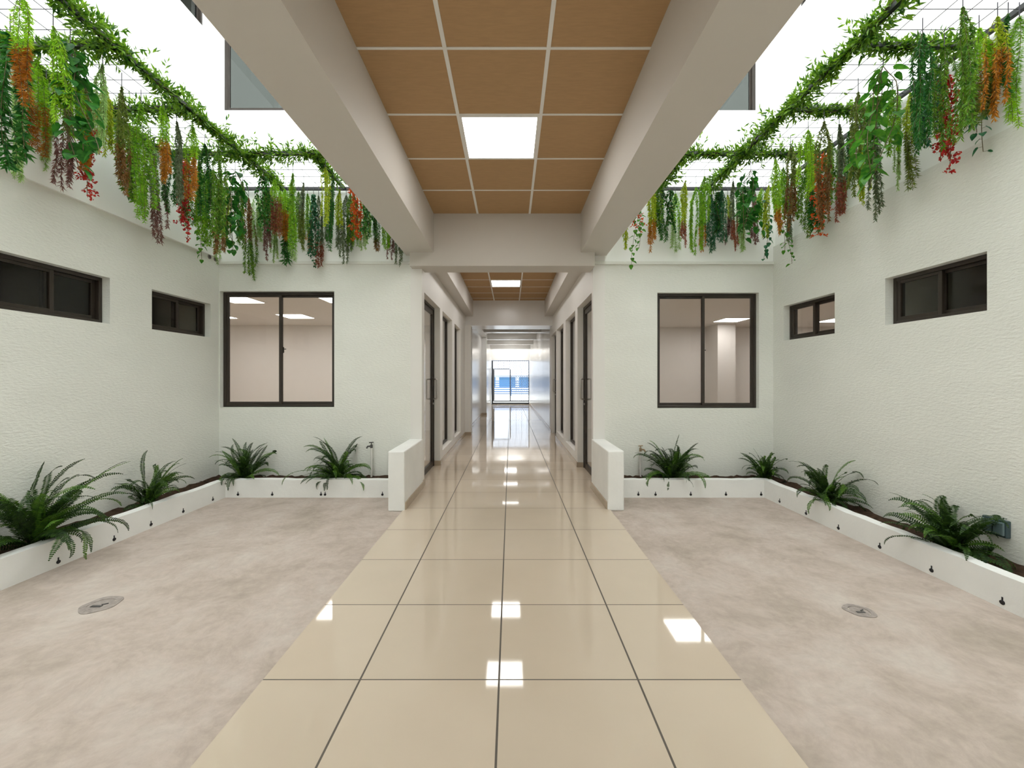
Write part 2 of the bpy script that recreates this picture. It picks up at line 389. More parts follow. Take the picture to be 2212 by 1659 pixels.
def soil(name, x0, x1, xe, label):
    """planter soil: an L of bumpy ground"""
    mb = MB(); random.seed(3)
    def strip(xa, xb, ya, yb, nx, ny):
        vs = []; fs = []
        for j in range(ny + 1):
            for i in range(nx + 1):
                vs.append((xa + (xb - xa) * i / nx, ya + (yb - ya) * j / ny, .155 + random.uniform(-.012, .014)))
        for j in range(ny):
            for i in range(nx):
                k = j * (nx + 1) + i; fs.append((k, k + 1, k + nx + 2, k + nx + 1))
        mb.add(vs, fs)
    a, b = min(x0, x1), max(x0, x1); strip(a, b, -3.0, 4.69, 6, 150)
    a, b = min(x0, xe), max(x0, xe); strip(a, b, 4.68, 5.0, 60, 6)
    o = mb.build(name, M['soil'], smooth=True); return tag(o, label, 'soil', None, 'stuff')
soil('soil', -3.5, -3.2, -1.21, 'dark brown soil in the planter bed of the left patio')
soil('soil', 3.15, 2.85, 1.13, 'dark brown soil in the planter bed of the right patio')

# beams and ceilings over the walkway
ZC, ZB = 3.25, 2.796
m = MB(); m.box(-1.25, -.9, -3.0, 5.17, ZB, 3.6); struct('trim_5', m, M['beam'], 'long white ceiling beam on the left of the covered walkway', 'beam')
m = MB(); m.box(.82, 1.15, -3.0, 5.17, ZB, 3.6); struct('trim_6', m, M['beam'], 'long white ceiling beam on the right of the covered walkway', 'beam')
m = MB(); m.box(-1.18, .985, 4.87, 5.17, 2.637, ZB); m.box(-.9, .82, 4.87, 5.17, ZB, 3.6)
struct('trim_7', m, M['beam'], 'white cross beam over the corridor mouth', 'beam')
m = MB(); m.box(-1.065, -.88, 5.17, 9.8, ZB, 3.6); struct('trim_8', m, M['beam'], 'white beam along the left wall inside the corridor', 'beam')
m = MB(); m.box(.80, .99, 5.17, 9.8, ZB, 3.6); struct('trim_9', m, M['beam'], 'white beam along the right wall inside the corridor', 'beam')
m = MB(); m.box(-1.065, .99, 9.8, 10.55, 2.58, 3.6); struct('trim_10', m, M['gloss'], 'white cross beam at the middle of the corridor', 'beam')
m = MB(); m.box(-1.065, -.88, 10.55, 15.3, 2.86, 3.6); struct('trim_11', m, M['gloss'], 'white beam along the left wall in the far corridor', 'beam')
for i, (y, lb) in enumerate(((13.7, 'nearest'), (16.2, 'second nearest'), (18.5, 'third nearest'), (21.2, 'farthest'))):
    m = MB(); m.box(-1.065 if y > 15.3 else -.88, 1.0, y, y + .3, 2.87, 3.6)
    struct('trim_%d' % (12 + i), m, M['gloss'], lb + ' white cross beam in the far corridor before the gate', 'beam')

def ceiling(name, x0, x1, y0, y1, z, xg, yg, skip, label, bars=True):
    mb = MB(); mb.box(x0, x1, y0, y1, z, z + .02)
    o = struct(name, mb, M['ceil'], label, 'ceiling')
    g = MB()
    for x in xg: g.box(x - .012, x + .012, y0, y1, z - .004, z + .001)
    for y in yg: g.box(x0, x1, y - .009, y + .009, z - .0035, z + .001)
    g.build('ceiling_grid', M['grid'], o)
    return o
yg1 = [4.87 - .606 * k + .02 for k in range(1, 13)]
ceiling('ceiling', -.9, .82, -3.0, 4.87, ZC, (-.386, .222), [.61 * k for k in range(-4, 8)], None, 'tan board ceiling with white grid over the walkway')
ceiling('ceiling_corridor', -.88, .80, 5.17, 9.8, 3.17, (-.386, .205), [5.43 + .585 * k for k in range(8)], None, 'tan board ceiling with white grid inside the corridor')
m = MB(); m.box(-1.065, 1.0, 10.55, 22.0, 3.1, 3.16); struct('ceiling_far', m, M['paint'], 'white ceiling between the cross beams in the far corridor', 'ceiling')

# corridor walls
DL = (5.14, 6.29, .0, 2.385)
Lh = [(5.14, 6.29, 0, 2.385), (6.52, 7.58, .2, 2.385), (7.92, 8.87, .2, 2.375)]
Rh = [(5.09, 6.17, 0, 2.37), (6.4, 7.5, .2, 2.37), (7.82, 8.93, .2, 2.37), (9.09, 10.12, 0, 2.37)]
struct('wall_corridor_left', wall_mb('x', -1.065, -1.2, 5.0, 10.55, 0, 3.6, Lh), M['paint'], 'white left corridor wall with a glazed door and two tall windows', 'wall')
struct('wall_corridor_right', wall_mb('x', .99, 1.13, 5.0, 10.55, 0, 3.6, Rh), M['paint'], 'white right corridor wall with two glazed doors and two tall windows', 'wall')
m = MB(); m.box(-1.065, -.93, 9.72, 10.1, 0, 2.58); struct('wall_pier_left', m, M['paint'], 'white pier on the left wall under the middle cross beam', 'pier')
m = MB(); m.box(-1.065, -1.2, 10.55, 15.3, 0, 3.2); struct('wall_far_left', m, M['gloss'], 'glossy white left wall of the far corridor', 'wall')
m = MB(); m.box(-.884, -1.2, 15.3, 15.75, 0, 3.2); struct('wall_pier_far', m, M['gloss'], 'white pier on the left wall nearest the gate', 'pier')
m = MB(); m.box(-1.03, -1.2, 15.75, 22.15, 0, 3.2); struct('wall_gate_left', m, M['gloss'], 'glossy white left wall between the last pier and the gate', 'wall')
m = MB(); m.box(1.0, 1.13, 10.55, 22.15, 0, 3.2); struct('wall_far_right', m, M['gloss'], 'glossy white right wall of the far corridor', 'wall')
m = wall_mb('y', 22.0, 22.15, -1.03, 1.0, 0, 3.2, [(-1.02, .995, 0, 2.33)]); struct('wall_gate', m, M['gloss'], 'white end wall above the lattice gate', 'wall')
# skirting tiles
def skirt(name, boxes, label):
    mb = MB()
    for b in boxes: mb.box(*b)
    return struct(name, mb, M['skirt'], label, 'skirting')
H = .085
skirt('baseboard_left', [(-1.065, -1.052, 6.29, 9.72, .012, H), (-1.052, -1.04, 4.15, 5.0, .012, H), (-1.065, -1.052, 5.0, 5.14, .012, H), (-1.065, -.918, 9.708, 9.72, .012, H), (-1.065, -1.052, 10.1, 15.3, .012, H),
                         (-1.065, -.872, 15.288, 15.3, .012, H), (-1.155, -1.065, 6.278, 6.29, .012, H)], 'tan skirting tiles along the left side of the walkway')
skirt('baseboard_right', [(.977, .99, 6.17, 9.09, .012, H), (.956, .968, 4.17, 5.0, .012, H), (.977, .99, 5.0, 5.09, .012, H), (.977, .99, 10.12, 10.55, .012, H), (.988, 1.0, 10.55, 22.0, .012, H), (.99, 1.08, 6.158, 6.17, .012, H)],
      'tan skirting tiles along the right side of the walkway')

# doors and windows
door('door_1', -1.065, -1, *DL[:2], 2.385, .085, 'glazed bronze-framed door in the left corridor wall')
door('door_2', .99, 1, 5.09, 6.17, 2.37, .085, 'glazed bronze-framed door nearest the camera in the right corridor wall')
door('door_3', .99, 1, 9.09, 10.12, 2.37, .085, 'far glazed door in the right corridor wall beyond two tall windows')
fixed_window('window_1', -1.065, -1, 6.52, 7.58, .2, 2.385, .085, 'tall corridor window beside the left glazed door')
fixed_window('window_2', -1.065, -1, 7.92, 8.87, .2, 2.375, .085, 'second tall corridor window on the left, beside the pier')
fixed_window('window_3', .99, 1, 6.4, 7.5, .2, 2.37, .085, 'tall corridor window beside the near right glazed door')
fixed_window('window_4', .99, 1, 7.82, 8.93, .2, 2.37, .085, 'tall corridor window just before the far right door')
window('window_5', 'y', YB, 1, *BL, .055, M['pane'], 'large sliding window in the left patio end wall, lit panels inside', w=.035)
window('window_6', 'y', YB, 1, *BR, .055, M['pane'], 'large sliding window in the right patio end wall, white column inside', w=.032, front_first=False, split=.48)
window('window_7', 'x', -3.5, -1, *LW[0], .065, M['tintpane'], 'small dark sliding window in the left wall near the corner', latch=False)
window('window_8', 'x', -3.5, -1, *LW[1], .065, M['tintpane'], 'dark high window in the left wall at the photo edge', latch=False)
window('window_9', 'x', 3.15, 1, *RW[0], .065, M['pane'], 'small sliding window in the right wall near the corner, lit inside', front_first=False)
window('window_10', 'x', 3.15, 1, *RW[1], .065, M['tintpane'], 'dark high sliding window in the right wall nearest the camera', front_first=False)

# rooms behind the patio walls
m = MB(); m.box(-7.8, -7.65, 5.15, 10.75, 0, 2.8); m.box(-7.8, -1.2, 10.6, 10.75, 0, 2.8); struct('wall_office_left', m, M['room'], 'pale pinkish walls of the lit room behind the left patio', 'wall')
m = MB(); m.box(-7.8, -1.2, 5.15, 10.75, 2.69, 2.8); struct('ceiling_office_left', m, M['room'], 'pale ceiling of the lit room behind the left patio', 'ceiling')
m = MB(); m.box(9.55, 9.7, 3.65, 11.1, 0, 2.8); m.box(1.13, 9.7, 10.95, 11.1, 0, 2.8); m.box(3.3, 9.7, 3.65, 3.8, 0, 2.8)
struct('wall_office_right', m, M['room'], 'pale walls of the lit room behind the right patio', 'wall')
m = MB(); m.box(1.13, 9.7, 5.15, 11.1, 2.69, 2.8); m.box(3.3, 9.7, 3.8, 5.15, 2.69, 2.8); struct('ceiling_office_right', m, M['room'], 'pale ceiling of the lit room behind the right patio', 'ceiling')
m = MB(); m.box(5.12, 5.56, 10.3, 10.95, 0, 2.69); struct('wall_office_column', m, M['room'], 'white column inside the room seen through the right patio window', 'column')
def closet(name, x0, x1, y0, y1, label):
    mb = MB(); t = .1; xo = x1 if abs(x1) > abs(x0) else x0
    mb.box(xo - t / 2, xo + t / 2, y0, y1, 0, 2.75); mb.box(x0, x1, y0 - t, y0, 0, 2.75); mb.box(x0, x1, y1, y1 + t, 0, 2.75)
    mb.box(x0, x1, y0 - t, y1 + t, 2.69, 2.8); mb.box(x0, x1, y0 - t, y1 + t, -.1, .0)
    struct(name, mb, M['dim'], label, 'wall')
closet('wall_closet_left', -5.6, -3.65, -2.9, 4.9, 'dim little room behind the small left windows')
closet('wall_closet_right', 3.3, 5.2, -2.9, 3.55, 'dim little room behind the high right window')

# roofs, set-back upper storey, wall behind the viewer
m = MB(); m.box(-9.5, -3.65, -3.0, 13.0, 3.45, 3.58); m.box(-3.65, -1.25, 5.15, 13.0, 3.45, 3.58); m.box(-1.25, 1.15, -3.0, 5.17, 3.6, 3.72); m.box(-1.25, 1.15, 5.17, 22.2, 3.6, 3.72)
m.box(1.15, 3.3, 5.15, 13.0, 3.45, 3.58); m.box(3.3, 10.5, -3.0, 13.0, 3.45, 3.58)
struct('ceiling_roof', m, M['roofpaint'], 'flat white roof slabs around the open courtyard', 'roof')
UL = (4.9, 6.33, 6.59, 8.2); UR = (4.4, 5.94, 6.52, 8.2); UBL = (-4.505, -2.62, 5.51, 7.6); UBR = (1.7, 3.87, 5.51, 7.6)
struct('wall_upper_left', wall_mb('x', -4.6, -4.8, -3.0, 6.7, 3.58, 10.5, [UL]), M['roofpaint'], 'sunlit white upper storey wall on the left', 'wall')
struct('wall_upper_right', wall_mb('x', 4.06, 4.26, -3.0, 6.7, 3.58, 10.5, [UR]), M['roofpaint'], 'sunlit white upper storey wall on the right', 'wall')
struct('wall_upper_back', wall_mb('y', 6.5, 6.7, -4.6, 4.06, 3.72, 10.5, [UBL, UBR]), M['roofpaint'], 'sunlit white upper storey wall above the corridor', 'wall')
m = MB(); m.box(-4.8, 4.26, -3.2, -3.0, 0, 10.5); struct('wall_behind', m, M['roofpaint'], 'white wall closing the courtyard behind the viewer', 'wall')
window('window_11', 'x', -4.6, -1, *UL, .08, M['darkpane'], 'upper storey window high on the left wall at the photo top', latch=False)
window('window_12', 'x', 4.06, 1, *UR, .08, M['darkpane'], 'upper storey window peeping past the right beam at the photo top', latch=False)
window('window_13', 'y', 6.5, 1, *UBL, .06, M['darkpane'], 'tall grey upper storey window beside the left beam', latch=False, w=.05)
window('window_14', 'y', 6.5, 1, *UBR, .08, M['darkpane'], 'grey upper storey window beside the right beam', latch=False, w=.05)
m = MB(); m.box(-6.8, -4.8, 3.5, 8.9, 5.2, 5.3); m.box(-6.8, -6.7, 3.5, 8.9, 5.3, 9.2); m.box(-4.8, -.2, 8.8, 8.9, 5.3, 9.2); m.box(-4.8, -.2, 6.7, 8.9, 5.2, 5.3); m.box(-6.8, -4.8, 3.5, 8.9, 9.2, 9.3); m.box(-4.8, -.2, 6.7, 8.9, 9.2, 9.3); m.box(-.3, -.2, 6.7, 8.9, 5.3, 9.2); m.box(-6.8, -4.8, 3.4, 3.5, 5.3, 9.2)
struct('wall_upstairs_left', m, M['dim'], 'dim interior walls behind the upper left windows', 'wall')
m = MB(); m.box(4.26, 6.2, 3.5, 8.9, 5.2, 5.3); m.box(6.1, 6.2, 3.5, 8.9, 5.3, 9.2); m.box(.2, 4.26, 8.8, 8.9, 5.3, 9.2); m.box(.2, 4.26, 6.7, 8.9, 5.2, 5.3); m.box(4.26, 6.2, 3.5, 8.9, 9.2, 9.3); m.box(.2, 4.26, 6.7, 8.9, 9.2, 9.3); m.box(.2, .3, 6.7, 8.9, 5.3, 9.2); m.box(4.26, 6.2, 3.4, 3.5, 5.3, 9.2)
struct('wall_upstairs_right', m, M['dim'], 'dim interior walls behind the upper right windows', 'wall')

# ------------------------------------------------------------------ ceiling lights
def led(x0, x1, y0, y1, z, label, mat, group):
    t = thing('ceiling_light', ((x0 + x1) / 2, (y0 + y1) / 2, z), label, 'ceiling light', group)
    fr = MB(); w = .014
    fr.box(x0, x1, y0, y0 + w, z - .008, z); fr.box(x0, x1, y1 - w, y1, z - .008, z); fr.box(x0, x0 + w, y0 + w, y1 - w, z - .008, z); fr.box(x1 - w, x1, y0 + w, y1 - w, z - .008, z)
    fr.build('frame', M['grid'], t)
    d = MB(); d.box(x0 + w, x1 - w, y0 + w, y1 - w, z - .006, z - .001); d.build('diffuser', mat, t)
G1 = 'square light panels along the corridor ceiling'
led(-.374, .21, 3.06, 3.65, ZC - .001, 'bright square light panel in the tan ceiling nearest the camera', M['led'], G1)
led(-.374, .21, -.60, -.01, ZC - .001, 'added unseen square light panel in the walkway ceiling above the viewer', M['led'], G1)  # out-of-view panel added for fill light under the walkway roof
led(-.374, .193, 6.03, 6.58, 3.169, 'square light panel just inside the corridor behind the cross beam, mirrored in the floor', M['led'], G1)
led(-.374, .193, 7.79, 8.33, 3.169, 'bright square light panel in the second tan ceiling, down the corridor', M['led'], G1)
for y, lb in ((14.55, 'between the nearest and second far beams'), (17.3, 'added unseen between the second and third far beams'), (20.1, 'added unseen before the last far beam'), (21.55, 'added unseen between last beam and gate wall')):  # all but the first are unseen fill panels added to brighten the corridor
    led(-.3, .3, y - .3, y + .3, 3.099 if y != 21.55 else 3.099, 'light panel in far corridor ceiling ' + lb, M['led'], G1) if y != 21.55 else led(-.7, .7, 21.56, 21.92, 3.099, 'wide light panel in far corridor ceiling ' + lb, M['led'], G1)  # the wide panel is added, out of sight, to brighten the gate wall
G2 = 'square light panels in the rooms behind the patios'
for x0, y0, lb in ((-4.98, 6.9, 'upper left one in the left patio window'), (-3.24, 6.88, 'one cut by the patio window right edge'), (-4.97, 8.77, 'lower middle one in the left patio window'),
                   (-6.7, 8.77, 'lowest sliver in the left patio window'), (-6.7, 6.9, 'one near its far left wall'), (-3.24, 8.77, 'one near its corridor windows')):
    led(x0, x0 + .58, y0, y0 + .6, 2.689, 'square light panel in the left room, ' + lb, M['ledroom'], G2)
for x0, y0, lb in ((4.82, 9.35, 'one in front of the white column'), (7.3, 9.4, 'one seen through the small right window'), (2.5, 6.3, 'one mirrored in the walkway tiles'),
                   (4.82, 6.3, 'middle one nearest the patio'), (7.3, 6.3, 'one far from the corridor'), (2.5, 9.3, 'one near its corridor back corner')):
    led(x0, x0 + .58, y0, y0 + .6, 2.689, 'square light panel in the right room, ' + lb, M['ledroom'], G2)

# ------------------------------------------------------------------ gate and street
g = thing('lattice_gate', (0, 22.05, 0), 'dark metal lattice gate with an open door leaf at the corridor end', 'gate')
b = MB(); b.box(-1.01, -.93, 22.02, 22.10, .012, 2.32); b.box(.945, .985, 22.02, 22.10, .012, 2.32); b.box(-.93, .945, 22.02, 22.10, .012, .10); b.box(-.93, .945, 22.03, 22.09, .14, .20); b.box(-.93, .945, 22.03, 22.08, 2.29, 2.32)
b.build('frame', M['gateframe'], g)
b = MB(); b.box(-.045, .005, 22.02, 22.09, .2, 1.85); b.build('gate_post', M['gateframe'], g)
b = MB(); b.box(-.93, -.045, 22.03, 22.08, 1.85, 1.89); b.build('door_header', M['gateframe'], g)
def lattice(mb, x0, x1, z0, z1, y, p=.115, q=.15, r=.006, fn=None):
    fn = fn or (lambda x, z: (x, y, z))
    k = -40
    def clip(xa, za, xb, zb):
        # Liang-Barsky on the panel rectangle
        t0, t1 = 0, 1; dx, dz = xb - xa, zb - za
        for p_, q_ in ((-dx, xa - x0), (dx, x1 - xa), (-dz, za - z0), (dz, z1 - za)):
            if abs(p_) < 1e-9:
                if q_ < 0: return None
            else:
                t = q_ / p_
                if p_ < 0: t0 = max(t0, t)
                else: t1 = min(t1, t)
        if t0 >= t1 - 1e-4: return None
        return (xa + dx * t0, za + dz * t0, xa + dx * t1, za + dz * t1)
    for k in range(-60, 60):
        for s in (1, -1):
            xa = x0 + k * p; c = clip(xa, z0, xa + s * (z1 - z0) * p / q, z1)
            if c: mb.tube([fn(c[0], c[1]), fn(c[2], c[3])], r, 4)
    n = int((x1 - x0) / .29)
    for i in range(1, n + 1): mb.tube([fn(x0 + i * .29, z0), fn(x0 + i * .29, z1)], r * .9, 4)
b = MB(); lattice(b, -.93, .945, 1.89, 2.29, 22.055); lattice(b, .005, .945, .2, 1.89, 22.055); b.build('lattice', M['lattice'], g)
hx, ang = -.90, math.radians(100)
def leafpt(u, z): return (hx + u * math.cos(ang) * 1.0 + .03 + .16 * u, 22.0 - u * math.sin(ang), z)
b = MB(); lf = [(0, .22), (.82, .22), (.82, 1.83), (0, 1.83), (0, .22)]
for (u0, z0), (u1, z1) in zip(lf[:-1], lf[1:]): b.tube([leafpt(u0, z0), leafpt(u1, z1)], .02, 4)
dl = b.build('door_leaf', M['gateframe'], g)
b = MB(); lattice(b, 0, .82, .22, 1.83, 0, fn=leafpt); b.build('lattice', M['gateframe'], dl)

s = MB(); s.box(-40, 40, 22.35, 70, -.15, -.03); struct('ground', s, M['street'], 'pale street paving outside the gate', 'ground')
s = MB(); s.box(-1.2, 1.13, 22.15, 22.36, -.15, .03); struct('floor_threshold', s, M['street'], 'doorstep under the lattice gate', 'floor')
bl = thing('street_building', (0, 44, 0), 'white building with blue windows across the street beyond the gate', 'building')
b = MB(); b.box(-14, 14, 44, 50, -.03, 6.5); b.build('facade', M['facade'], bl)
for k in range(10):
    b = MB(); x = -9.6 + k * 2.1; b.box(x, x + 1.7, 43.95, 44.0, .55, 1.55); b.build('window', M['bluewin'], bl)
rf = MB(); rf.box(-14, 14, 43.2, 44, 1.75, 1.95); rf.build('awning', M['facade'], bl)
fe = thing('street_fence', (0, 34, 0), 'low fence of blue horizontal rails on the street beyond the gate', 'fence')
for k in range(7):
    b = MB(); z = .12 + k * .17; b.box(-7, 7, 34, 34.04, z, z + .075); b.build('rail', M['bluerail'], fe)
for k in range(9):
    b = MB(); x = -6.8 + k * 1.7; b.box(x, x + .07, 33.96, 34, -.03, 1.3); b.build('post', M['bluerail'] if k == 4 else M['facade'], fe)

# ------------------------------------------------------------------ leaves
def tmpl(kind):
    """leaf template: (u along, v across, w lift) rows and faces; unit length, unit half width"""
    if kind == 'narrow': return np.array([(0, 0, 0), (.42, 1, .35), (1, 0, -.15), (.42, -1, .35)], float), [(0, 1, 2), (0, 2, 3)]
    if kind == 'oval':
        return np.array([(0, 0, 0), (.25, .8, .25), (.6, .95, .2), (1, 0, -.25), (.6, -.95, .2), (.25, -.8, .25), (.5, 0, 0)], float), \
               [(0, 1, 6), (1, 2, 6), (2, 3, 6), (3, 4, 6), (4, 5, 6), (5, 0, 6)]
    return np.array([(0, 0, 0), (-.06, .45, .1), (.12, .92, .25), (.42, .95, .2), (.75, .5, .0), (1, 0, -.3), (.75, -.5, .0), (.42, -.95, .2), (.12, -.92, .25), (-.06, -.45, .1), (.45, 0, -.05)], float), \
           [(0, 1, 10), (1, 2, 10), (2, 3, 10), (3, 4, 10), (4, 5, 10), (5, 6, 10), (6, 7, 10), (7, 8, 10), (8, 9, 10), (9, 0, 10)]

class Leaves:
    """gathers leaves; build() makes ONE mesh"""
    def __init__(self, kind): self.t, self.f = tmpl(kind); self.P = []; self.D = []; self.S = []; self.L = []; self.W = []
    def add(self, P, D, L, W, S=None):
        P = np.atleast_2d(P); D = np.atleast_2d(D); n = len(P)
        D = D / (np.linalg.norm(D, axis=1, keepdims=True) + 1e-9)
        if S is None: S = RNG.normal(size=(n, 3))
        S = np.cross(D, S); S = S / (np.linalg.norm(S, axis=1, keepdims=True) + 1e-9)
        self.P.append(P); self.D.append(D); self.S.append(S); self.L.append(np.broadcast_to(L, (n,))); self.W.append(np.broadcast_to(W, (n,)))
    def build(self, name, mat, parent):
        if not self.P: return None
        P, D, S = np.vstack(self.P), np.vstack(self.D), np.vstack(self.S); L, W = np.concatenate(self.L), np.concatenate(self.W)
        U = np.cross(S, D); t = self.t; n = len(P)
        V = (P[:, None, :] + D[:, None, :] * (t[None, :, 0:1] * L[:, None, None]) + S[:, None, :] * (t[None, :, 1:2] * W[:, None, None]) + U[:, None, :] * (t[None, :, 2:3] * W[:, None, None]))
        k = len(t); V = V.reshape(-1, 3); F = np.array(self.f); nf = len(F)
        idx = (F[None] + (np.arange(n) * k)[:, None, None]).reshape(-1)
        me = bpy.data.meshes.new(name)
        me.vertices.add(len(V)); me.vertices.foreach_set('co', V.astype(np.float32).ravel())
        me.loops.add(len(idx)); me.loops.foreach_set('vertex_index', idx.astype(np.int32))
        me.polygons.add(n * nf); me.polygons.foreach_set('loop_start', (np.arange(n * nf) * 3).astype(np.int32))
        me.update(calc_edges=True); me.validate()
        return link(name, me, mat, parent)

def unit_az(n):
    a = RNG.uniform(0, 2 * PI, n); return np.stack([np.cos(a), np.sin(a), np.zeros(n)], 1)
DOWN = np.array([0, 0, -1.0])

COLW = {'lime': 'bright lime', 'green': 'fresh green', 'deep': 'deep green', 'mid': 'mid green', 'pale': 'pale green', 'olive': 'olive green', 'yellow': 'yellow-green', 'grey': 'grey-green',
        'teal': 'dark blue-green', 'leaf': 'leaf green', 'mauve': 'mauve-brown', 'bronze': 'bronze', 'red': 'crimson', 'orangered': 'orange-red', 'rust': 'rust', 'orange': 'orange', 'redbrown': 'red-brown'}
KINDW = {'feather': 'fluffy', 'willow': 'narrow-leaved', 'bamboo': 'bushy long-leaved', 'big': 'broad heart-leaved', 'ivy': 'small-leaved ivy', 'pothos': 'sparse round-leaved', 'berry': 'branching small-leaved'}
ORD = ['leftmost', 'second', 'third', 'fourth', 'fifth', 'sixth', 'seventh', 'eighth', 'ninth', 'tenth', 'eleventh', 'twelfth']

def vine(row, label, group):
    X, Y, zb, r, kind, c, sp, tc, dr = row
    z0 = 3.56; Lg = z0 - zb
    t = thing('hanging_vine', (X, Y, z0), label, 'hanging plant', group)
    cord = MB(); cl = min(.10, Lg * .1); cord.tube([(X, Y, z0 + .012), (X, Y, z0 - cl)], .0028, 5); cord.build('cord', M['wire'], t)
    st = MB(); Lk = 'narrow'
    if kind in ('ivy', 'pothos', 'big'): Lk = 'heart'
    if kind == 'berry': Lk = 'oval'
    A, B = Leaves(Lk), Leaves(Lk)
    def put(P, D, L, W, tt, S=None):
        m = (tt + RNG.normal(0, .035, len(tt))) > (sp if sp else 9)
        for q, dst in ((~m, A), (m, B)):
            if q.any():
                dst.add(P[q], D[q], (L[q] if np.ndim(L) else L), (W[q] if np.ndim(W) else W), None if S is None else S[q])
    def path(n, off, length, wob):
        s = np.linspace(0, 1, n); ph = RNG.uniform(0, 6.28, 2); fr = RNG.uniform(3, 7, 2)
        env = np.minimum(1, s / .22)
        x = off[0] * env + wob * env * np.sin(s * fr[0] + ph[0]) + dr * s
        y = off[1] * env + wob * env * np.sin(s * fr[1] + ph[1])
        return np.stack([x, y, -cl - s * (length - cl)], 1), s
    if kind in ('feather', 'willow'):
        ns = 5 if kind == 'feather' else 6
        for k in range(ns):
            a = RNG.uniform(0, 6.28); ro = r * RNG.uniform(.35, .72) * (0 if k == 0 else 1)
            ln = Lg * (1 if k == 0 else RNG.uniform(.80, 1.0))
            p, s = path(14, (ro * math.cos(a), ro * math.sin(a)), ln, r * .12)
            st.tube([(X + q[0], Y + q[1], z0 + q[2]) for q in p], .0016, 4)
            n = int(ln / (.0030 if kind == 'feather' else .0048)) * 2
            u = np.sort(RNG.uniform(.0, 1, n)); P = np.stack([np.interp(u, s, p[:, i]) for i in range(3)], 1)
            if kind == 'feather':
                el = np.radians(RNG.uniform(35, 85, n)); L = (.010 + r * .36) * RNG.uniform(.6, 1.05, n); W = np.full(n, .0026)
            else:
                el = np.radians(RNG.uniform(18, 58, n)); L = (.011 + r * .34) * RNG.uniform(.65, 1.1, n); W = np.full(n, .0035)
            L = L * np.minimum(1, .45 + u * 3)
            D = unit_az(n) * np.sin(el)[:, None] + DOWN * np.cos(el)[:, None]
            put(P, D, L, W, (-P[:, 2]) / Lg)
    elif kind == 'bamboo':
        for k in range(5):
            a = RNG.uniform(0, 6.28); ro = r * RNG.uniform(.2, .6); ln = Lg * RNG.uniform(.82, 1.0)
            p, s = path(14, (ro * math.cos(a), ro * math.sin(a)), ln, r * .2)
            st.tube([(X + q[0], Y + q[1], z0 + q[2]) for q in p], .0022, 4)
            n = int(ln / .028) * 5; u = np.repeat(np.linspace(.03, 1, n // 5), 5)
            P = np.stack([np.interp(u, s, p[:, i]) for i in range(3)], 1)
            el = np.radians(RNG.uniform(25, 85, len(u))); D = unit_az(len(u)) * np.sin(el)[:, None] + DOWN * np.cos(el)[:, None]
            put(P, D, RNG.uniform(.045, .07, len(u)), RNG.uniform(.006, .009, len(u)), u)
    elif kind in ('big', 'pothos', 'ivy'):
        ns, step, L0, ws = {'big': (4, .040, .080, .40), 'pothos': (2, .040, .048, .42), 'ivy': (5, .017, .026, .45)}[kind]
        for k in range(ns):
            a = RNG.uniform(0, 6.28); ro = r * (.5 if kind != 'pothos' else .35); ln = Lg * (1 if k == 0 else RNG.uniform(.75, .97))
            p, s = path(22, (ro * math.cos(a), ro * math.sin(a)), ln, r * .35)
            st.tube([(X + q[0], Y + q[1], z0 + q[2]) for q in p], .0028 if kind == 'big' else .002, 5)
            n = int(ln / step); u = np.linspace(.04, 1, n) + RNG.uniform(-.01, .01, n)
            per = 2 if kind == 'ivy' else 1; u = np.repeat(u, per); n = len(u)
            P = np.stack([np.interp(u, s, p[:, i]) for i in range(3)], 1)
            az = unit_az(n); el = np.radians(RNG.uniform(25, 70, n)); D = az * np.sin(el)[:, None] + DOWN * np.cos(el)[:, None]
            pl = L0 * RNG.uniform(.25, .5, n)
            P2 = P + az * pl[:, None]
            for q0, q1 in zip(P, P2): st.tube([(X + q0[0], Y + q0[1], z0 + q0[2]), (X + q1[0], Y + q1[1], z0 + q1[2])], .0012, 3)
            L = L0 * RNG.uniform(.75, 1.2, n); up = az * .9 + np.array([0, 0, 1.0]) * .3
            side = np.cross(np.cross(D, up), D) if False else np.cross(up, D)
            # leaf blade faces outwards: its across direction is horizontal
            S = np.cross(D, side)
            put(P2, D, L, L * ws, u, S)
    else:   # berry-like red sprays
        for k in range(4):
            a = RNG.uniform(0, 6.28); ro = r * RNG.uniform(.1, .45); ln = Lg * (1 if k == 0 else RNG.uniform(.7, .97))
            p, s = path(16, (ro * math.cos(a), ro * math.sin(a)), ln, r * .2)
            st.tube([(X + q[0], Y + q[1], z0 + q[2]) for q in p], .002, 5)
            for u in np.arange(.08, 1.0, .024 / ln):
                b0 = np.array([np.interp(u, s, p[:, i]) for i in range(3)]); az = unit_az(1)[0]
                tl = r * RNG.uniform(.4, 1.0); e = b0 + az * tl + DOWN * tl * RNG.uniform(.1, .8)
                st.tube([(X + b0[0], Y + b0[1], z0 + b0[2]), (X + e[0], Y + e[1], z0 + e[2])], .0011, 3)
                n = 9; w = RNG.uniform(.3, 1.05, n)[:, None]; P = b0 + (e - b0) * w + RNG.normal(0, .005, (n, 3)); D = RNG.normal(size=(n, 3)) + DOWN * .3
                put(P, D, RNG.uniform(.014, .024, n), RNG.uniform(.006, .010, n), np.full(n, u))
    st.build('stem', M['stem'], t)
    # leaf positions are relative to the vine's own hanging point
    A.build('leaves', LM[c], t)
    if sp:
        o = B.build('tip_leaves', LM[tc], t)
        if o: o['label'] = COLW[tc] + ' leaves on the lower part of the vine'
    return t

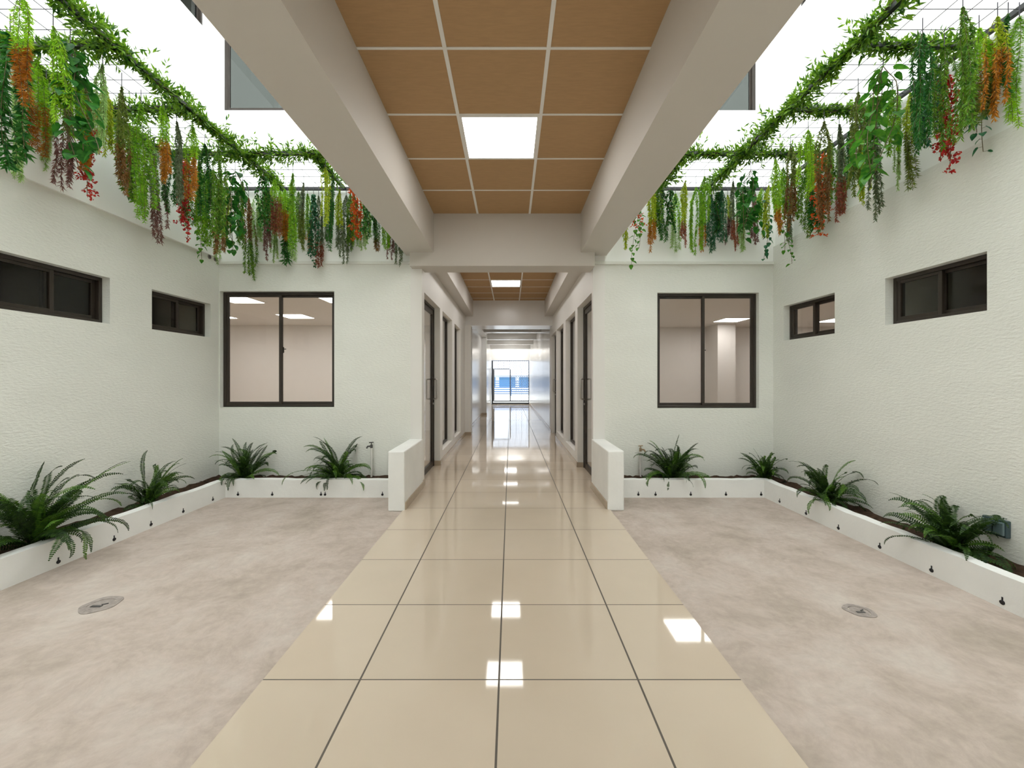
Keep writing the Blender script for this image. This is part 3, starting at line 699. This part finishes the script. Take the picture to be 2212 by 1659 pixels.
def vine_rows(rows, side, group):
    classes = {}
    for i, r in enumerate(rows): classes.setdefault((r[4], r[5], r[7]), []).append(i)
    for i, r in enumerate(rows):
        mem = classes[(r[4], r[5], r[7])]
        lab = COLW[r[5]] + ' ' + KINDW[r[4]] + ' vine' + ((' with ' + COLW[r[7]] + ' tip') if r[7] else '')
        if len(mem) == 1: lab += ', only one like it over the %s patio' % side
        else:
            k = mem.index(i)
            lab += (', leftmost such over the %s patio' if k == 0 else ', rightmost such over the %s patio' if k == len(mem) - 1 else ', ' + ORD[k] + ' such from left, %s patio') % side
        vine(r, lab, group)

# ------------------------------------------------------------------ trellis over each patio
def trellis(side, xi, xw, xe, sx, label):
    """steel frame carrying wire mesh: runs along the side wall and the end wall"""
    zt = 3.575; t = thing('hanging_trellis', ((xi + xw) / 2, 4.6, zt), label, 'trellis')
    hw = .016
    def bar(x0, x1, y0, y1):
        b = MB(); b.box(x0, x1, y0, y1, zt - hw, zt + hw); b.build('bar', M['black'], t)
    bar(xi - hw, xi + hw, 1.2, 4.96)                      # inner bar
    bar(xw - hw, xw + hw, 1.2, 4.96)                      # bar on the side wall
    a, b_ = sorted((xw, xe)); bar(a, b_, 4.95 - hw, 4.95 + hw); bar(a, b_, 4.18 - hw, 4.18 + hw)
    a2, b2 = sorted((xi, xw))
    for y in (3.5, 2.83, 2.15, 1.5): bar(a2, b2, y - hw, y + hw)
    xm = xi + (xe - xi) * .5; bar(xm - hw, xm + hw, 4.18, 4.95)
    w = MB(); rr = .0028
    n = int((4.95 - 1.2) / .15)
    for k in range(n + 1):
        y = 4.95 - .15 * k
        xx = xe if y > 4.18 else xi
        w.tube([(xx, y, zt), (xw, y, zt)], rr, 4)
    k = 0; x = xw
    while (x - xe) * sx > 0:
        x -= sx * .15
        if (x - xe) * sx <= 0: break
        w.tube([(x, 1.2 if (x - xi) * sx > 0 else 4.18, zt), (x, 4.95, zt)], rr, 4)
    w.build('wire_mesh', M['wire'], t)
    return t
trellis('left', -2.69, -3.45, -1.26, -1, 'black steel trellis with wire mesh hung over the left patio')
trellis('right', 2.33, 3.12, 1.16, 1, 'black steel trellis with wire mesh hung over the right patio')

def garland(p, q, label, dens=1.0, rad=.05, up=.0):
    rad *= 1.55; p, q = np.array(p, float), np.array(q, float); ln = np.linalg.norm(q - p)
    t = thing('hanging_garland', tuple((p + q) / 2), label, 'leaf garland', 'leafy garlands wound round the trellis bars')
    mid = (p + q) / 2; ax = (q - p) / ln
    side = np.cross(ax, (0, 0, 1.0))
    st = MB(); pts = []
    for k in range(int(ln / .04) + 1):
        a = k * .55; c = p + ax * min(ln, k * .04) + side * .024 * math.cos(a) + np.array([0, 0, .024]) * math.sin(a); pts.append(tuple(c))
    st.tube(pts, .004, 5); st.build('stem', M['stem'], t)
    A = Leaves('narrow')
    n = int(ln * 950 * dens); u = RNG.uniform(0, ln, n)
    D = RNG.normal(size=(n, 3)); D /= np.linalg.norm(D, axis=1, keepdims=True)
    clump = .7 + .5 * np.sin(u * 9 + RNG.uniform(0, 6)) 
    P = p - mid + np.array([0, 0, -.012]) + ax * u[:, None] + D * (rad * RNG.uniform(.15, 1.0, n) * clump)[:, None]
    D2 = D + RNG.normal(0, .5, (n, 3)) + ax * .5 * RNG.choice([-1, 1]); A.add(P, D2, RNG.uniform(.045, .075, n), RNG.uniform(.0065, .0105, n))
    # loose sprigs
    for k in range(int(ln / .04)):
        b0 = p - mid + ax * RNG.uniform(0, ln); d = RNG.normal(size=3) + np.array([0, 0, up]); d /= np.linalg.norm(d); l = RNG.uniform(.08, .19)
        m = 8; w = np.linspace(.25, 1, m)[:, None]; A.add(b0 + d * l * w, d + RNG.normal(0, .7, (m, 3)), RNG.uniform(.04, .065, m), RNG.uniform(.006, .009, m))
    A.build('leaves', LM['garland'], t)
ZT = 3.58
garland((-2.69, 1.9, ZT), (-2.69, 4.2, ZT), 'leafy green garland along the inner trellis bar of the left side run', 1.1, .055, .8)
garland((-2.69, 4.22, ZT), (-2.69, 4.9, ZT), 'short leafy garland running back to the end wall at the left corner', 1.0, .05)
garland((-3.4, 4.18, ZT), (-1.27, 4.18, ZT), 'leafy green garland along the front trellis bar of the left end run', .95, .05, .8)
garland((-3.43, 3.5, ZT), (-2.72, 3.5, ZT), 'leafy garland on the left cross bar farthest back', .8, .05)
garland((-3.43, 2.83, ZT), (-2.72, 2.83, ZT), 'leafy garland on the left cross bar nearest the photo edge', .8, .05)
garland((-3.44, 2.5, ZT), (-3.44, 4.1, ZT), 'leafy garland along the left wall bar behind the vines', .7, .045)
garland((-1.975, 4.2, ZT), (-1.975, 4.75, ZT), 'short leafy garland near the left walkway beam', 1.0, .06)
garland((2.33, 1.9, ZT), (2.33, 4.2, ZT), 'leafy green garland along the inner trellis bar of the right side run', 1.1, .055, .8)
garland((2.33, 4.22, ZT), (2.33, 4.9, ZT), 'short leafy garland running back to the end wall at the right corner', 1.0, .05)
garland((1.17, 4.18, ZT), (3.1, 4.18, ZT), 'leafy green garland along the front trellis bar of the right end run', .9, .05, .8)
garland((2.36, 3.5, ZT), (3.1, 3.5, ZT), 'leafy garland on the right cross bar farthest back', .8, .05)
garland((2.36, 2.83, ZT), (3.1, 2.83, ZT), 'leafy garland on the right cross bar nearest the photo edge', .9, .05)
garland((1.745, 4.2, ZT), (1.745, 4.9, ZT), 'short leafy garland near the right walkway beam', 1.0, .065)

VL = [
(-3.099,2.58,2.584,0.094,'bamboo','deep',0,'',0.023),
(-3.307,2.8,2.646,0.059,'willow','pale',0,'',0.012),
(-2.744,2.33,2.856,0.067,'feather','lime',0.55,'rust',0.0),
(-3.232,2.849,2.859,0.082,'feather','lime',0.52,'rust',0.0),
(-3.45,3.1,2.872,0.056,'willow','pale',0,'',-0.014),
(-3.399,3.05,3.07,0.06,'feather','green',0,'',0.0),
(-2.823,2.571,2.902,0.07,'willow','lime',0,'',0.029),
(-3.22,3.0,2.681,0.077,'willow','olive',0.55,'mauve',0.0),
(-2.821,2.669,2.672,0.097,'big','deep',0,'',0.089),
(-3.091,2.95,3.012,0.062,'willow','green',0,'',0.013),
(-3.169,3.1,2.872,0.07,'feather','olive',0.45,'orange',-0.01),
(-3.281,3.22,2.725,0.063,'berry','red',0,'',0.021),
(-2.832,2.893,2.941,0.066,'willow','pale',0,'',0.0),
(-3.033,3.12,2.989,0.066,'willow','yellow',0,'',0.0),
(-3.224,3.45,2.765,0.078,'bamboo','mid',0,'',0.096),
(-2.868,3.073,2.68,0.07,'willow','olive',0.6,'bronze',0.014),
(-3.268,3.6,2.868,0.076,'willow','deep',0,'',0.0),
(-2.886,3.254,2.537,0.069,'feather','green',0,'',0.029),
(-3.242,3.75,2.766,0.079,'ivy','mid',0,'',0.0),
(-3.323,3.889,2.587,0.082,'willow','grey',0.6,'mauve',0.052),
(-2.79,3.334,2.886,0.076,'feather','lime',0.52,'orange',0.011),
(-3.194,3.9,2.89,0.077,'willow','deep',0,'',0.0),
(-2.805,3.501,2.786,0.069,'willow','grey',0,'',0.008),
(-3.156,4.0,2.686,0.06,'berry','red',0,'',0.013),
(-3.136,4.05,2.793,0.08,'feather','mid',0,'',0.0),
(-2.738,3.587,2.855,0.076,'feather','lime',0.5,'orange',0.008),
(-3.262,4.35,2.574,0.066,'pothos','leaf',0,'',0.019),
(-3.103,4.15,2.76,0.082,'willow','green',0,'',0.0),
(-2.82,3.845,2.803,0.076,'feather','deep',0,'',0.009),
(-3.125,4.3,2.694,0.091,'willow','green',0,'',0.0),
(-3.072,4.3,2.765,0.078,'bamboo','mid',0,'',0.019),
(-3.276,4.65,2.6,0.063,'willow','pale',0,'',0.0),
(-2.727,3.889,2.483,0.088,'willow','mid',0.82,'bronze',-0.017),
(-3.051,4.45,2.742,0.081,'willow','olive',0,'',0.0),
(-3.244,4.763,2.906,0.086,'willow','yellow',0,'',0.0),
(-2.861,4.328,2.654,0.131,'big','deep',0,'',0.024),
(-2.927,4.55,2.749,0.083,'willow','mid',0,'',0.0),
(-3.097,4.925,2.501,0.097,'willow','bronze',0.6,'mid',0.044),
(-2.984,4.9,2.941,0.089,'willow','pale',0,'',0.0),
(-2.641,4.451,2.915,0.101,'ivy','deep',0,'',0.02),
(-2.757,4.7,2.666,0.064,'willow','mid',0.5,'mauve',0.016),
(-2.779,4.8,2.951,0.073,'ivy','deep',0,'',0.0),
(-2.754,4.85,2.677,0.066,'willow','pale',0,'',0.0),
(-2.573,4.55,2.891,0.069,'feather','lime',0.42,'redbrown',0.0),
(-2.678,4.85,3.032,0.066,'willow','green',0,'',0.0),
(-2.59,4.786,2.903,0.087,'feather','lime',0.5,'orange',0.0),
(-2.624,4.9,2.658,0.074,'bamboo','deep',0,'',0.0),
(-2.27,4.346,2.549,0.072,'feather','green',0.88,'pale',0.019),
(-2.468,4.85,2.925,0.066,'willow','mid',0,'',0.0),
(-2.28,4.591,2.736,0.069,'willow','grey',0.5,'olive',-0.005),
(-2.375,4.87,2.812,0.059,'feather','green',0.75,'orange',0.011),
(-2.276,4.809,2.622,0.065,'ivy','teal',0,'',0.0),
(-2.25,4.88,2.626,0.074,'willow','grey',0.7,'redbrown',0.0),
(-1.903,4.282,2.897,0.065,'willow','yellow',0,'',-0.01),
(-2.107,4.85,2.925,0.066,'willow','grey',0,'',0.0),
(-1.924,4.52,2.709,0.075,'feather','deep',0,'',-0.035),
(-1.939,4.73,2.711,0.071,'willow','yellow',0.6,'grey',0.011),
(-1.925,4.88,2.674,0.081,'willow','grey',0,'',0.011),
(-1.868,4.86,2.82,0.066,'willow','mid',0,'',0.0),
(-1.847,4.89,2.878,0.074,'feather','green',0,'',0.0),
(-1.722,4.6,2.882,0.083,'berry','orangered',0,'',0.0),
(-1.682,4.7,2.781,0.064,'willow','pale',0,'',0.0),
(-1.659,4.8,2.881,0.065,'feather','green',0,'',0.0),
(-1.532,4.55,2.825,0.096,'ivy','deep',0,'',0.0),
(-1.504,4.7,2.765,0.078,'feather','deep',0.85,'bronze',0.021),
(-1.415,4.7,2.775,0.064,'willow','green',0,'',0.0),
(-1.382,4.84,2.706,0.066,'willow','mauve',0,'',0.0),
(-1.318,4.9,2.658,0.067,'willow','grey',0,'',0.011),
]
VR = [
(1.293,4.75,2.796,0.057,'willow','yellow',0,'',0.011),
(1.462,4.75,3.007,0.079,'berry','orangered',0,'',-0.042),
(1.425,4.5,2.548,0.088,'pothos','leaf',0,'',-0.07),
(1.588,4.7,2.755,0.078,'willow','yellow',0.58,'orange',0.0),
(1.673,4.75,2.971,0.086,'bamboo','mid',0,'',0.0),
(1.754,4.797,2.907,0.101,'willow','deep',0,'',0.016),
(1.835,4.8,3.015,0.073,'ivy','deep',0,'',0.0),
(1.926,4.87,2.807,0.081,'feather','lime',0.6,'pale',0.0),
(1.907,4.54,2.761,0.069,'willow','yellow',0.68,'redbrown',-0.005),
(2.083,4.676,2.726,0.085,'willow','green',0,'',0.0),
(2.239,4.88,2.81,0.052,'willow','mid',0.6,'orange',0.0),
(2.095,4.5,3.008,0.082,'willow','green',0,'',0.0),
(2.353,4.88,2.81,0.096,'willow','teal',0,'',0.0),
(2.427,4.854,3.002,0.088,'bamboo','deep',0,'',0.0),
(2.437,4.8,2.908,0.08,'willow','teal',0,'',0.0),
(2.566,4.925,2.922,0.067,'willow','yellow',0.5,'mauve',-0.011),
(2.426,4.54,2.721,0.055,'willow','grey',0.62,'redbrown',0.02),
(2.7,4.89,2.808,0.081,'feather','pale',0,'',0.0),
(2.637,4.7,2.953,0.092,'bamboo','deep',0,'',0.0),
(2.496,4.328,2.799,0.137,'big','deep',0,'',0.019),
(2.869,4.89,2.905,0.067,'willow','mauve',0,'',0.0),
(2.891,4.8,3.121,0.073,'willow','green',0,'',0.0),
(2.895,4.72,2.672,0.064,'pothos','teal',0,'',0.01),
(2.899,4.676,2.913,0.071,'willow','yellow',0,'',-0.01),
(2.611,4.101,2.748,0.081,'willow','lime',0.72,'orange',0.027),
(2.925,4.5,2.548,0.088,'pothos','leaf',0,'',0.06),
(2.814,4.3,2.98,0.078,'willow','green',0,'',0.0),
(2.599,3.867,2.704,0.07,'willow','olive',0.5,'bronze',-0.004),
(3.097,4.6,2.811,0.063,'willow','grey',0,'',0.0),
(3.011,4.35,3.0,0.072,'ivy','mid',0,'',0.0),
(2.982,4.2,2.745,0.089,'willow','mid',0,'',0.0),
(2.609,3.652,2.915,0.088,'feather','lime',0,'',-0.012),
(2.993,4.1,2.743,0.081,'bamboo','deep',0,'',0.0),
(2.914,3.92,2.658,0.077,'berry','orangered',0,'',0.0),
(2.607,3.465,2.563,0.068,'willow','olive',0.5,'bronze',-0.008),
(2.973,3.85,2.934,0.07,'willow','mid',0,'',0.0),
(2.776,3.519,2.649,0.069,'willow','grey',0.62,'redbrown',-0.016),
(3.1,3.9,2.877,0.053,'willow','mid',0,'',0.0),
(2.915,3.55,2.965,0.064,'willow','deep',0,'',0.0),
(2.611,3.129,2.685,0.061,'willow','olive',0,'',-0.035),
(3.04,3.6,2.828,0.06,'willow','yellow',0,'',0.0),
(2.849,3.3,2.903,0.065,'ivy','leaf',0,'',0.0),
(2.973,3.4,2.604,0.067,'willow','grey',0,'',0.0),
(2.57,2.873,2.661,0.122,'big','leaf',0,'',-0.051),
(2.888,3.15,3.023,0.062,'willow','green',0,'',0.0),
(2.976,3.2,2.766,0.034,'willow','pale',0,'',0.0),
(3.024,3.15,2.75,0.071,'feather','yellow',0.5,'olive',0.014),
(2.94,3.0,2.941,0.063,'willow','deep',0,'',0.0),
(2.579,2.608,2.763,0.087,'willow','deep',0,'',-0.023),
(2.948,2.9,2.945,0.079,'willow','teal',0,'',-0.026),
(2.832,2.72,2.819,0.066,'willow','mid',0,'',0.0),
(3.0,2.86,2.738,0.065,'berry','red',0,'',-0.019),
(2.627,2.42,2.714,0.077,'willow','mid',0,'',-0.016),
(3.1,2.85,3.05,0.065,'willow','olive',0,'',0.0),
(2.91,2.588,2.895,0.074,'feather','lime',0.55,'olive',-0.017),
(3.09,2.74,2.812,0.037,'pothos','teal',0,'',0.006),
(3.1,2.7,3.078,0.061,'feather','rust',0,'',0.0),
(2.922,2.5,2.877,0.068,'willow','yellow',0.4,'orange',-0.022),
(2.986,2.5,3.03,0.06,'willow','deep',0,'',0.0),
(3.053,2.5,2.83,0.072,'feather','green',0.75,'lime',0.0),
]
vine_rows(VL, 'left', 'hanging vines over the left patio')
vine_rows(VR, 'right', 'hanging vines over the right patio')

# ------------------------------------------------------------------ ferns in the planter beds
def fern(loc, height, spread, nf, wall, label, seed, extra=()):
    """wall: unit vectors pointing into nearby walls; fronds arch away from them"""
    rng = np.random.default_rng(seed)
    t = thing('fern', loc, label, 'fern', 'sword ferns in the planter beds')
    specs = []
    for k in range(int(nf * 2.3)):
        az = 2 * PI * (k * .381966) + rng.uniform(-.3, .3); el = math.radians((rng.uniform(62, 88) if rng.uniform() < .62 else rng.uniform(28, 60)))
        specs.append((az, el, rng.uniform(.5, 1.12), rng.uniform(.5, 1.7), 'fern' if rng.uniform() < .72 else 'fernlight'))
    specs += [e for e in extra]
    for (az, el, sc, bend, mat) in specs:
        d = np.array([math.cos(az), math.sin(az)])
        for w in wall:
            dd = float(np.dot(d, w))
            if dd > .15: d = d - np.array(w) * (dd - .12)
        ln = (height * 1.12 * sc) if el > math.radians(56) else spread * 1.15 * sc
        n = 26; p = np.zeros((n, 3)); e = el; sway = rng.uniform(-.035, .035); az0 = math.atan2(d[1], d[0]); base = rng.uniform(-.025, .025, 2); p[0] = (base[0], base[1], -.01)
        for i in range(1, n):
            s = i / n; e -= bend * (.022 + .085 * s * s) * (1.25 if el < math.radians(56) else 1.0)
            if s > .72: e -= bend * .10 * (s - .72) / .28
            az0 += sway * (1 + 2 * s); p[i] = p[i - 1] + np.array([math.cos(az0) * math.cos(e), math.sin(az0) * math.cos(e), math.sin(e)]) * ln / n
        for w in wall:                                     # keep tips off the plaster
            lim = .15; dist = p[:, 0] * w[0] + p[:, 1] * w[1]; over = np.maximum(0, dist - lim)
            p[:, 0] -= over * w[0]; p[:, 1] -= over * w[1]
        st = MB(); st.tube([tuple(np.array(loc) + q) for q in p], .0026, 4, .0009)
        A = Leaves('oval'); m = int(ln / .0145)
        u = np.linspace(.14, .995, m); ss = np.linspace(0, 1, n); P = np.stack([np.interp(u, ss, p[:, i]) for i in range(3)], 1)
        T = np.gradient(P, axis=0); T /= np.linalg.norm(T, axis=1, keepdims=True) + 1e-9
        hor = np.cross(T, (0, 0, 1.0)); hl = np.linalg.norm(hor, axis=1, keepdims=True); hor = np.where(hl > .05, hor / np.maximum(hl, 1e-6), np.array([-d[1], d[0], 0]))
        roll = rng.uniform(-.9, .9); upv = np.cross(hor, T); hor = hor * math.cos(roll) + upv * math.sin(roll); nrm = np.cross(hor, T)
        prof = np.clip(np.sin(np.clip((u - .08) / .92, 0, 1) ** .65 * PI) ** .6, .12, 1) * .034 * (ln / .45) ** .5
        for sgn in (1, -1):
            A.add(P, hor * sgn * .93 + T * .33 + nrm * rng.uniform(-.1, .1, (m, 1)), prof * rng.uniform(.85, 1.1, m), np.full(m, .0056), nrm)
        me = A.build('frond', LM[mat], t)
        # midrib joins the same frond mesh
        bm_v = [tuple(Vector(v) - Vector(loc)) for v in st.v]; old = me.data
        V = [tuple(v.co) for v in old.vertices]; F = [tuple(pp.vertices) for pp in old.polygons]; b = len(V)
        nm = bpy.data.meshes.new('frond'); nm.from_pydata(V + bm_v, [], F + [tuple(i + b for i in f) for f in st.f]); nm.materials.append(LM[mat]); me.data = nm
        bpy.data.meshes.remove(old)
    return t
R = math.radians
fern((-3.31, 2.88, .16), .62, .50, 30, [(-1, 0)], 'large fern at the left photo edge with long upright fronds', 1, [(R(15), R(62), 1.15, .55, 'fernlight'), (R(60), R(60), 1.1, .5, 'fern')])
fern((-3.31, 3.80, .16), .46, .26, 20, [(-1, 0)], 'narrow upright fern by the left wall with curled brown tips', 2)
fern((-3.06, 4.81, .16), .45, .36, 24, [(0, 1)], 'fern in the left bed right of the corner, below the sliding window edge', 3, [(R(-5), R(42), 1.15, 1.0, 'fernlight'), (R(215), R(48), 1.0, 1.35, 'fernlight')])
fern((-1.99, 4.81, .16), .52, .42, 28, [(0, 1)], 'fern beside the left tap, one frond drooping over the curb', 4, [(R(238), R(42), 1.5, 1.15, 'fernlight'), (R(180), R(50), 1.0, 1.0, 'fernlight')])
fern((1.86, 4.81, .16), .48, .44, 34, [(0, 1)], 'full arching fern beside the right tap below the patio window', 5, [(R(-30), R(40), 1.1, 1.2, 'fernlight')])
fern((2.93, 4.80, .16), .38, .26, 26, [(0, 1), (1, 0)], 'small dark fern tucked into the right corner of the bed', 6)
fern((2.97, 3.90, .16), .46, .36, 28, [(1, 0)], 'fern on the right bed with a bright frond hanging over the curb', 7, [(R(200), R(50), 1.1, 1.4, 'fernlight'), (R(245), R(40), 1.0, 1.4, 'fern')])
fern((2.97, 2.80, .16), .42, .40, 36, [(1, 0)], 'big dark fern on the right bed in front of the wall socket', 8)

# ------------------------------------------------------------------ small fittings
def tap(x, y, h, mat, label, s):
    t = thing('garden_tap', (x, y, .15), label, 'tap')
    p = MB(); p.tube([(x, y, .15), (x, y, h - .03)], .011, 12)
    p.box(x - .018, x + .018, y, y + .014, .24, .262); p.box(x - .018, x + .018, y, y + .014, h - .16, h - .138); p.build('pipe', M['pvc'], t, smooth=False)
    b = MB(); b.tube([(x, y, h - .035), (x, y, h + .005)], .015, 12); b.tube([(x, y, h - .012), (x + s * .035, y - .03, h - .012), (x + s * .045, y - .038, h - .035)], .010, 10)
    b.tube([(x, y, h), (x, y - .004, h + .03)], .006, 8); b.build('tap_body', mat, t)
    k = MB(); k.tube([(x - .026, y - .004, h + .03), (x + .026, y - .004, h + .034)], .006, 8); k.build('handle', mat, t)
tap(-1.655, 4.955, .53, M['darkgrey'], 'grey tap on a white pipe beside the left parapet', -1)
tap(1.545, 4.955, .49, M['brass'], 'brass tap on a white pipe behind the fern near the right parapet', 1)

def socket():
    x, y, z = 3.15, 2.69, .36
    t = thing('wall_socket', (x, y, z), 'grey-blue weatherproof double socket on the right wall behind the big fern', 'socket')
    b = MB(); b.box(x - .03, x, y - .07, y + .07, z - .055, z + .055); b.build('box', M['plastic'], t, .006)
    for k in (-1, 1):
        c = MB(); c.box(x - .046, x - .03, y + k * .034 - .028, y + k * .034 + .028, z - .042, z + .042); c.build('cover', M['plastic2'], t, .005)
socket()

def drain(x, y, r, label):
    t = thing('floor_drain', (x, y, 0), label, 'drain')
    b = MB(); b.ring((x, y, .0), 'z', r * .66, r, .0035, 40); rr = random.Random(int(x * 100)); ph = rr.uniform(0, 6); k40 = [1 + .07 * math.sin(2 * PI * i / 40 * 2 + ph) + .04 * math.sin(2 * PI * i / 40 * 5 + ph * 2) for i in range(40)]
    b.v = [(x + (q[0] - x) * k40[i // 4], y + (q[1] - y) * k40[i // 4] * .9, q[2]) for i, q in enumerate(b.v)]; b.build('rim', M['grey'], t)
    g = MB()
    seg = 24; g.add([(x + r * .62 * math.cos(2 * PI * k / seg), y + r * .62 * math.sin(2 * PI * k / seg), .0015) for k in range(seg)], [tuple(range(seg))])
    g.build('cover_plate', M['grey'], t)
    s = MB(); s.box(x - r * .35, x + r * .25, y - r * .30, y - r * .12, .0017, .004); s.tube([(x + r * .1, y - r * .05, .003), (x + r * .35, y + r * .1, .003)], .004, 6); s.build('slot', M['darkgrey'], t)
drain(-2.38, 2.42, .10, 'round cement drain cover in the left patio floor')
drain(1.97, 2.355, .075, 'round cement drain cover in the right patio floor')

def weep(x, y, axis, label, group):
    t = thing('weep_hole', (x, y, .035), label, 'weep hole', group)
    b = MB()
    if axis == 'y': b.tube([(x, y + .004, .036), (x, y - .005, .034)], .013, 12)
    else: b.tube([(x - axis * .004, y, .036), (x + axis * .005, y, .034)], .013, 12)
    b.build('pipe_end', M['hole'], t)
    d = MB()
    if axis == 'y': d.box(x - .0035, x + .004, y - .0025, y + .002, .032, .066)
    else: d.box(x - axis * .002, x + axis * .0025, y - .0035, y + .004, .032, .066)
    d.build('stain', M['hole'], t)
GL = 'dark weep holes along the left planter curb'; GR = 'dark weep holes along the right planter curb'
for x, lb in ((-3.02, 'just right of the inner corner'), (-2.64, 'below the corner fern'), (-2.10, 'left of the pair below the drooping frond'), (-2.055, 'right of the pair below the drooping frond'), (-1.42, 'nearest the parapet')):
    weep(x, 4.616, 'y', 'dark weep hole in the left end curb, ' + lb, GL)
for y, lb in ((4.42, 'nearest the corner'), (4.02, 'second from the corner'), (3.66, 'third from the corner'), (3.32, 'fourth from the corner'), (2.91, 'nearest the photo edge')):
    weep(-3.16, y, 1, 'dark weep hole in the left side curb, ' + lb, GL)
for x, lb in ((1.415, 'nearest the parapet'), (1.605, 'second from the parapet'), (1.995, 'third from the parapet'), (2.385, 'fourth from the parapet'), (2.775, 'right in the corner')):
    weep(x, 4.616, 'y', 'dark weep hole in the right end curb, ' + lb, GR)
for y, lb in ((4.35, 'nearest the corner'), (3.96, 'second from the corner'), (3.57, 'third from the corner'), (3.17, 'fourth from the corner'), (2.78, 'second from the photo edge'), (2.38, 'nearest the photo edge')):
    weep(2.81, y, -1, 'dark weep hole in the right side curb, ' + lb, GR)
for y, lb in ((4.84, 'left'), (4.935, 'right')):
    t = thing('conduit_hole', (-3.5, y, 2.735), lb + ' one of two round conduit holes high in the left wall corner', 'conduit hole', 'round conduit holes in the left wall')
    b = MB(); b.ring((-3.5, y, 2.735), 'x', .02, .026, .006, 20); b.build('collar', M['grey'], t)
    b = MB(); b.tube([(-3.502, y, 2.735), (-3.497, y, 2.735)], .02, 16); b.build('dark_opening', M['darkgrey'], t)

# ------------------------------------------------------------------ camera, sky, view
cam = bpy.data.cameras.new('camera'); co = bpy.data.objects.new('camera', cam); COL.objects.link(co)
co.location = (0, 0, 1.308); co.rotation_euler = (PI / 2, 0, 0)
cam.sensor_width = 36; cam.lens = 36 * 900 / 2212; cam.shift_x = 3 / 2212; cam.shift_y = -9.5 / 2212; cam.clip_start = .05
scn.camera = co
w = bpy.data.worlds.new('bright_overcast_sky'); scn.world = w; w.use_nodes = True
bg = w.node_tree.nodes['Background']; bg.inputs[0].default_value = (.95, 1.0, .99, 1); bg.inputs[1].default_value = 4.9
scn.view_settings.view_transform = 'Standard'; scn.view_settings.look = 'None'; scn.view_settings.gamma = 1; scn.view_settings.exposure = 0.0
scn.cycles.max_bounces = 10; scn.cycles.diffuse_bounces = 6; scn.cycles.transparent_max_bounces = 16; scn.cycles.glossy_bounces = 5
